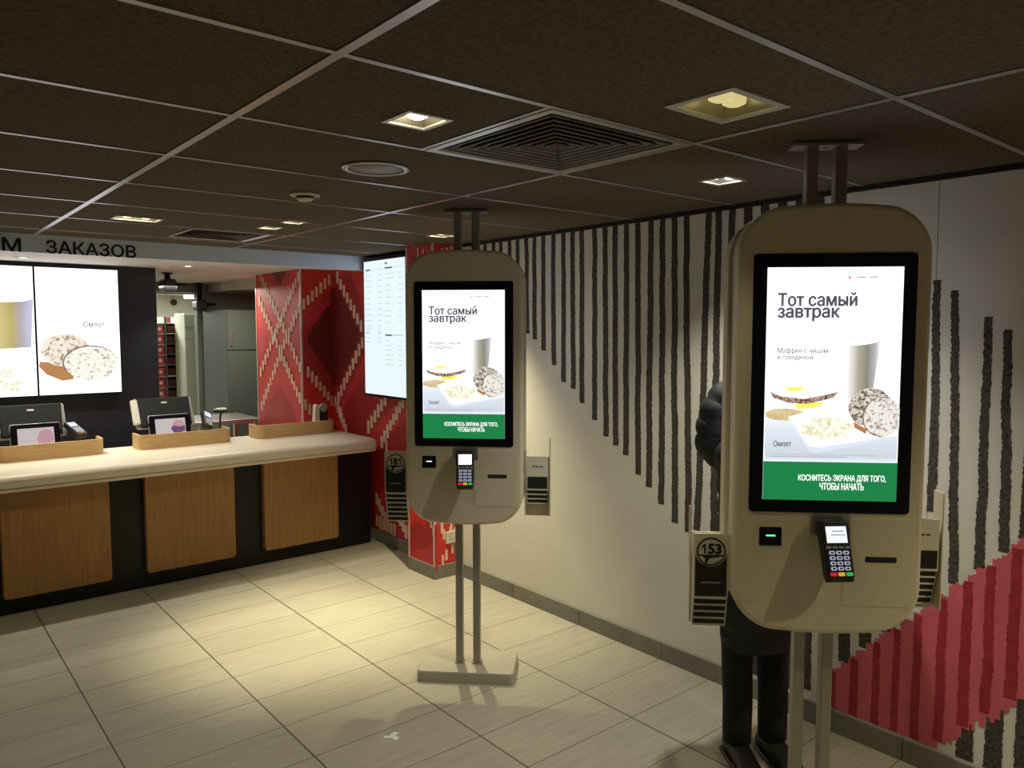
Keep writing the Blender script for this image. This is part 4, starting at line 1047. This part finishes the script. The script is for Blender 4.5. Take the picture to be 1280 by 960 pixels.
for s in (-1, 1):
    h = jv((s*.075, .01, .84), .075, pel); k = jv((s*.075, 0, .47), .052, h); a = jv((s*.075, .012, .16), .034, k); f = a
    sh = jv((s*.14, .015, 1.40), .05, che); el = jv((s*.172, .02, 1.255), .04, sh); wr = jv((s*.138, -.19, 1.235), .028, el); pm = jv((s*.125, -.25, 1.225), (.034, .018), wr)
    for j, (dx, l) in enumerate(((-.027, .060), (-.009, .070), (.009, .066), (.026, .052))):
        a1 = jv((s*(.12-dx*.9), -.285, 1.212), .0088, pm); a2 = jv((s*(.12-dx*1.1), -.285-l*.55, 1.222), .0082, a1); jv((s*(.12-dx*1.15), -.285-l*.9, 1.200), .0075, a2)
    t1 = jv((s*.092, -.235, 1.212), .011, pm); jv((s*.075, -.262, 1.216), .009, t1)
body = skin_mesh('body', vs, es, rs, 'skin', pr, 0, 2)
def face_y(x, z):
    ok, p_, n_, i_ = body.ray_cast(Vector((x, -.5, z)), Vector((0, 1, 0)))
    return p_.y if ok else -.08
fy = face_y(0, 1.60)
nb = bmesh.new(); nb.from_mesh(body.data); rings = []
for z, w_, d_ in ((1.640, .007, .003), (1.620, .008, .010), (1.600, .011, .018), (1.588, .015, .022), (1.580, .012, .010)):
    y0 = face_y(0, z)
    rings.append([nb.verts.new((w_*math.cos(2*PI*j/12), y0+.006-(d_+.006)*max(0, math.sin(2*PI*j/12))+.004*min(0, math.sin(2*PI*j/12))*-1, z)) for j in range(12)])
for a, c in zip(rings, rings[1:]):
    for k in range(12): f = nb.faces.new((a[k], a[(k+1) % 12], c[(k+1) % 12], c[k])); f.smooth = True
nb.faces.new(rings[-1]); nb.faces.new(list(reversed(rings[0]))); bmesh.ops.recalc_face_normals(nb, faces=nb.faces); nb.to_mesh(body.data); nb.free()
# coat: quilted torso and sleeves
def quilt(z, pitch, amp): return amp*abs(math.sin(PI*z/pitch))**.6
def torso():
    b = MB(); prof = [(.455, .128, .105), (.50, .138, .115), (.60, .150, .125), (.75, .160, .130), (.90, .162, .128), (1.02, .158, .122), (1.15, .168, .126), (1.28, .182, .130), (1.36, .180, .122), (1.41, .145, .105), (1.44, .095, .09), (1.50, .085, .085)]
    rings = []; zs = [.455+k*(1.50-.455)/84 for k in range(85)]
    for z in zs:
        for (z0, a0, c0), (z1, a1, c1) in zip(prof, prof[1:]):
            if z0 <= z <= z1+1e-6: u = (z-z0)/(z1-z0); a, c = a0+(a1-a0)*u, c0+(c1-c0)*u; break
        q = quilt(z, .075, .011) if z < 1.42 else quilt(z, .04, .006)
        rings.append([((a+q-.008)*math.cos(2*PI*j/36), .012+(c+q-.008)*math.sin(2*PI*j/36), z+.004*math.sin(3*2*PI*j/36)) for j in range(36)])
    b.loft(rings, 'coat', (True, True)); return b.build('coat', pr)
coat = torso()
def sleeve(s):
    ctrl = [Vector(p) for p in ((s*.11, .012, 1.455), (s*.155, .015, 1.425), (s*.176, .02, 1.35), (s*.180, .025, 1.29), (s*.176, .02, 1.245), (s*.165, -.05, 1.235), (s*.15, -.125, 1.235), (s*.136, -.215, 1.235))]
    rad = [.055, .068, .072, .074, .070, .062, .054, .042]; pts, rr = [], []
    for k in range(len(ctrl)-1):
        for u in range(9):
            t_ = u/9; i0, i3 = max(0, k-1), min(len(ctrl)-1, k+2)
            p0, p1, p2, p3 = ctrl[i0], ctrl[k], ctrl[k+1], ctrl[i3]
            pts.append(.5*((2*p1)+(p2-p0)*t_+(2*p0-5*p1+4*p2-p3)*t_**2+(3*p1-p0-3*p2+p3)*t_**3)); rr.append(rad[k]+(rad[k+1]-rad[k])*t_)
    L_ = 0; q = []
    for k, p_ in enumerate(pts):
        if k: L_ += (p_-pts[k-1]).length
        q.append(rr[k]-.010+quilt(L_, .062, .013))
    b = MB(); b.tube(pts, q, 'coat', 24); b.build('sleeve', coat)
sleeve(-1); sleeve(1)
# trousers, boots
for s in (-1, 1):
    b = MB(); prof = [(.085, .055), (.15, .056), (.25, .057), (.40, .059), (.47, .062), (.60, .074), (.75, .085), (.86, .088)]
    b.loft([[(s*.075+r*math.cos(2*PI*j/20), .012-.012*(z < .35)+r*1.04*math.sin(2*PI*j/20), z) for j in range(20)] for z, r in prof], 'trousers'); b.build('trouser_leg', pr)
    b = MB(); rings = []
    for z, r, yo in ((.075, .048, .012), (.12, .048, .014), (.20, .050, .010), (.25, .051, .008)): rings.append([(s*.075+r*math.cos(2*PI*j/20), yo+r*1.08*math.sin(2*PI*j/20), z) for j in range(20)])
    b.loft(rings, 'boot')
    foot = []
    for yy_, wx, h in ((.075, .030, .07), (.05, .040, .095), (.0, .043, .11), (-.06, .044, .085), (-.12, .046, .062), (-.165, .040, .05), (-.19, .022, .038)):
        foot.append([(s*(.075+.010*(-yy_)/.19)+wx*math.cos(2*PI*j/16), yy_, .012+max(0, (math.sin(2*PI*j/16)+1)/2)*(h-.012)) for j in range(16)])
    b.loft(foot, 'boot'); bt = b.build('boot', pr)
    b = MB(); b.prism([(s*.075+x, y_) for x, y_ in ((-.032, .085), (.032, .085), (.044, .0), (.047, -.11), (.035, -.18), (.012, -.205), (-.012, -.205), (-.035, -.18), (-.047, -.11), (-.044, .0))], 'z', 0, .016, 'blkplastic', .002, 1); b.build('sole', bt)
# hair and face
b = MB(); rings = []
for k in range(31):
    a = k/30; z = 1.42+.330*a
    rx = .080+.008*a/.7 if a < .7 else .088*math.sqrt(max(.004, 1-((a-.7)/.3)**2))
    rings.append([(rx*math.cos(2*PI*j/24), .025+rx*1.12*math.sin(2*PI*j/24)*(1 if math.sin(2*PI*j/24) > 0 else .55 if a < .72 else .98), z) for j in range(24)])
b.loft(rings, 'hair'); b.build('hair', pr)
M['lip'] = mat('lips', (.40, .17, .14), .5)
for s in (-1, 1):
    ye = face_y(s*.029, 1.622)
    b = MB(); b.lathe([(.001, -.0040), (.006, -.0032), (.011, 0), (.009, .006)], 'eye', (s*.029, ye+.0015, 1.622), 16, 'y'); ey = b.build('eye', pr)
    b = MB(); b.lathe([(.0005, -.0046), (.0045, -.0042), (.005, -.002)], 'hair', (s*.029, ye+.0015, 1.622), 14, 'y'); b.build('iris', ey)
    b = MB(); b.tube([(s*(.029+dx), face_y(s*(.029+dx), 1.642)-.0005, 1.642+dz) for dx, dz in ((-.016, 0), (0, .004), (.016, -.001))], [.0018, .003, .0015], 'hair', 6); b.build('eyebrow', pr)
b = MB(); b.tube([(x, face_y(x, 1.558)+.001, 1.558) for x in (-.022, -.011, 0, .011, .022)], [.0015, .0038, .0042, .0038, .0015], 'lip', 8); b.build('mouth', pr)

# ------------------------------------------------------------------ world, camera, view
w = bpy.data.worlds.new('World'); sc.world = w; w.use_nodes = True
w.node_tree.nodes['Background'].inputs[0].default_value = (.5, .55, .65, 1); w.node_tree.nodes['Background'].inputs[1].default_value = .02
cam = bpy.data.cameras.new('camera'); cam.sensor_width = 36; cam.sensor_fit = 'HORIZONTAL'; cam.lens = FOC/1280*36; cam.clip_start = .02
co = bpy.data.objects.new('camera', cam); C.objects.link(co); co.location = EYEP
co.rotation_euler = (PI/2-PITCH, 0, -YAW); sc.camera = co
vs_ = sc.view_settings; vs_.view_transform = 'Standard'; vs_.look = 'None'; vs_.gamma = 1; vs_.use_curve_mapping = False; vs_.exposure = .28
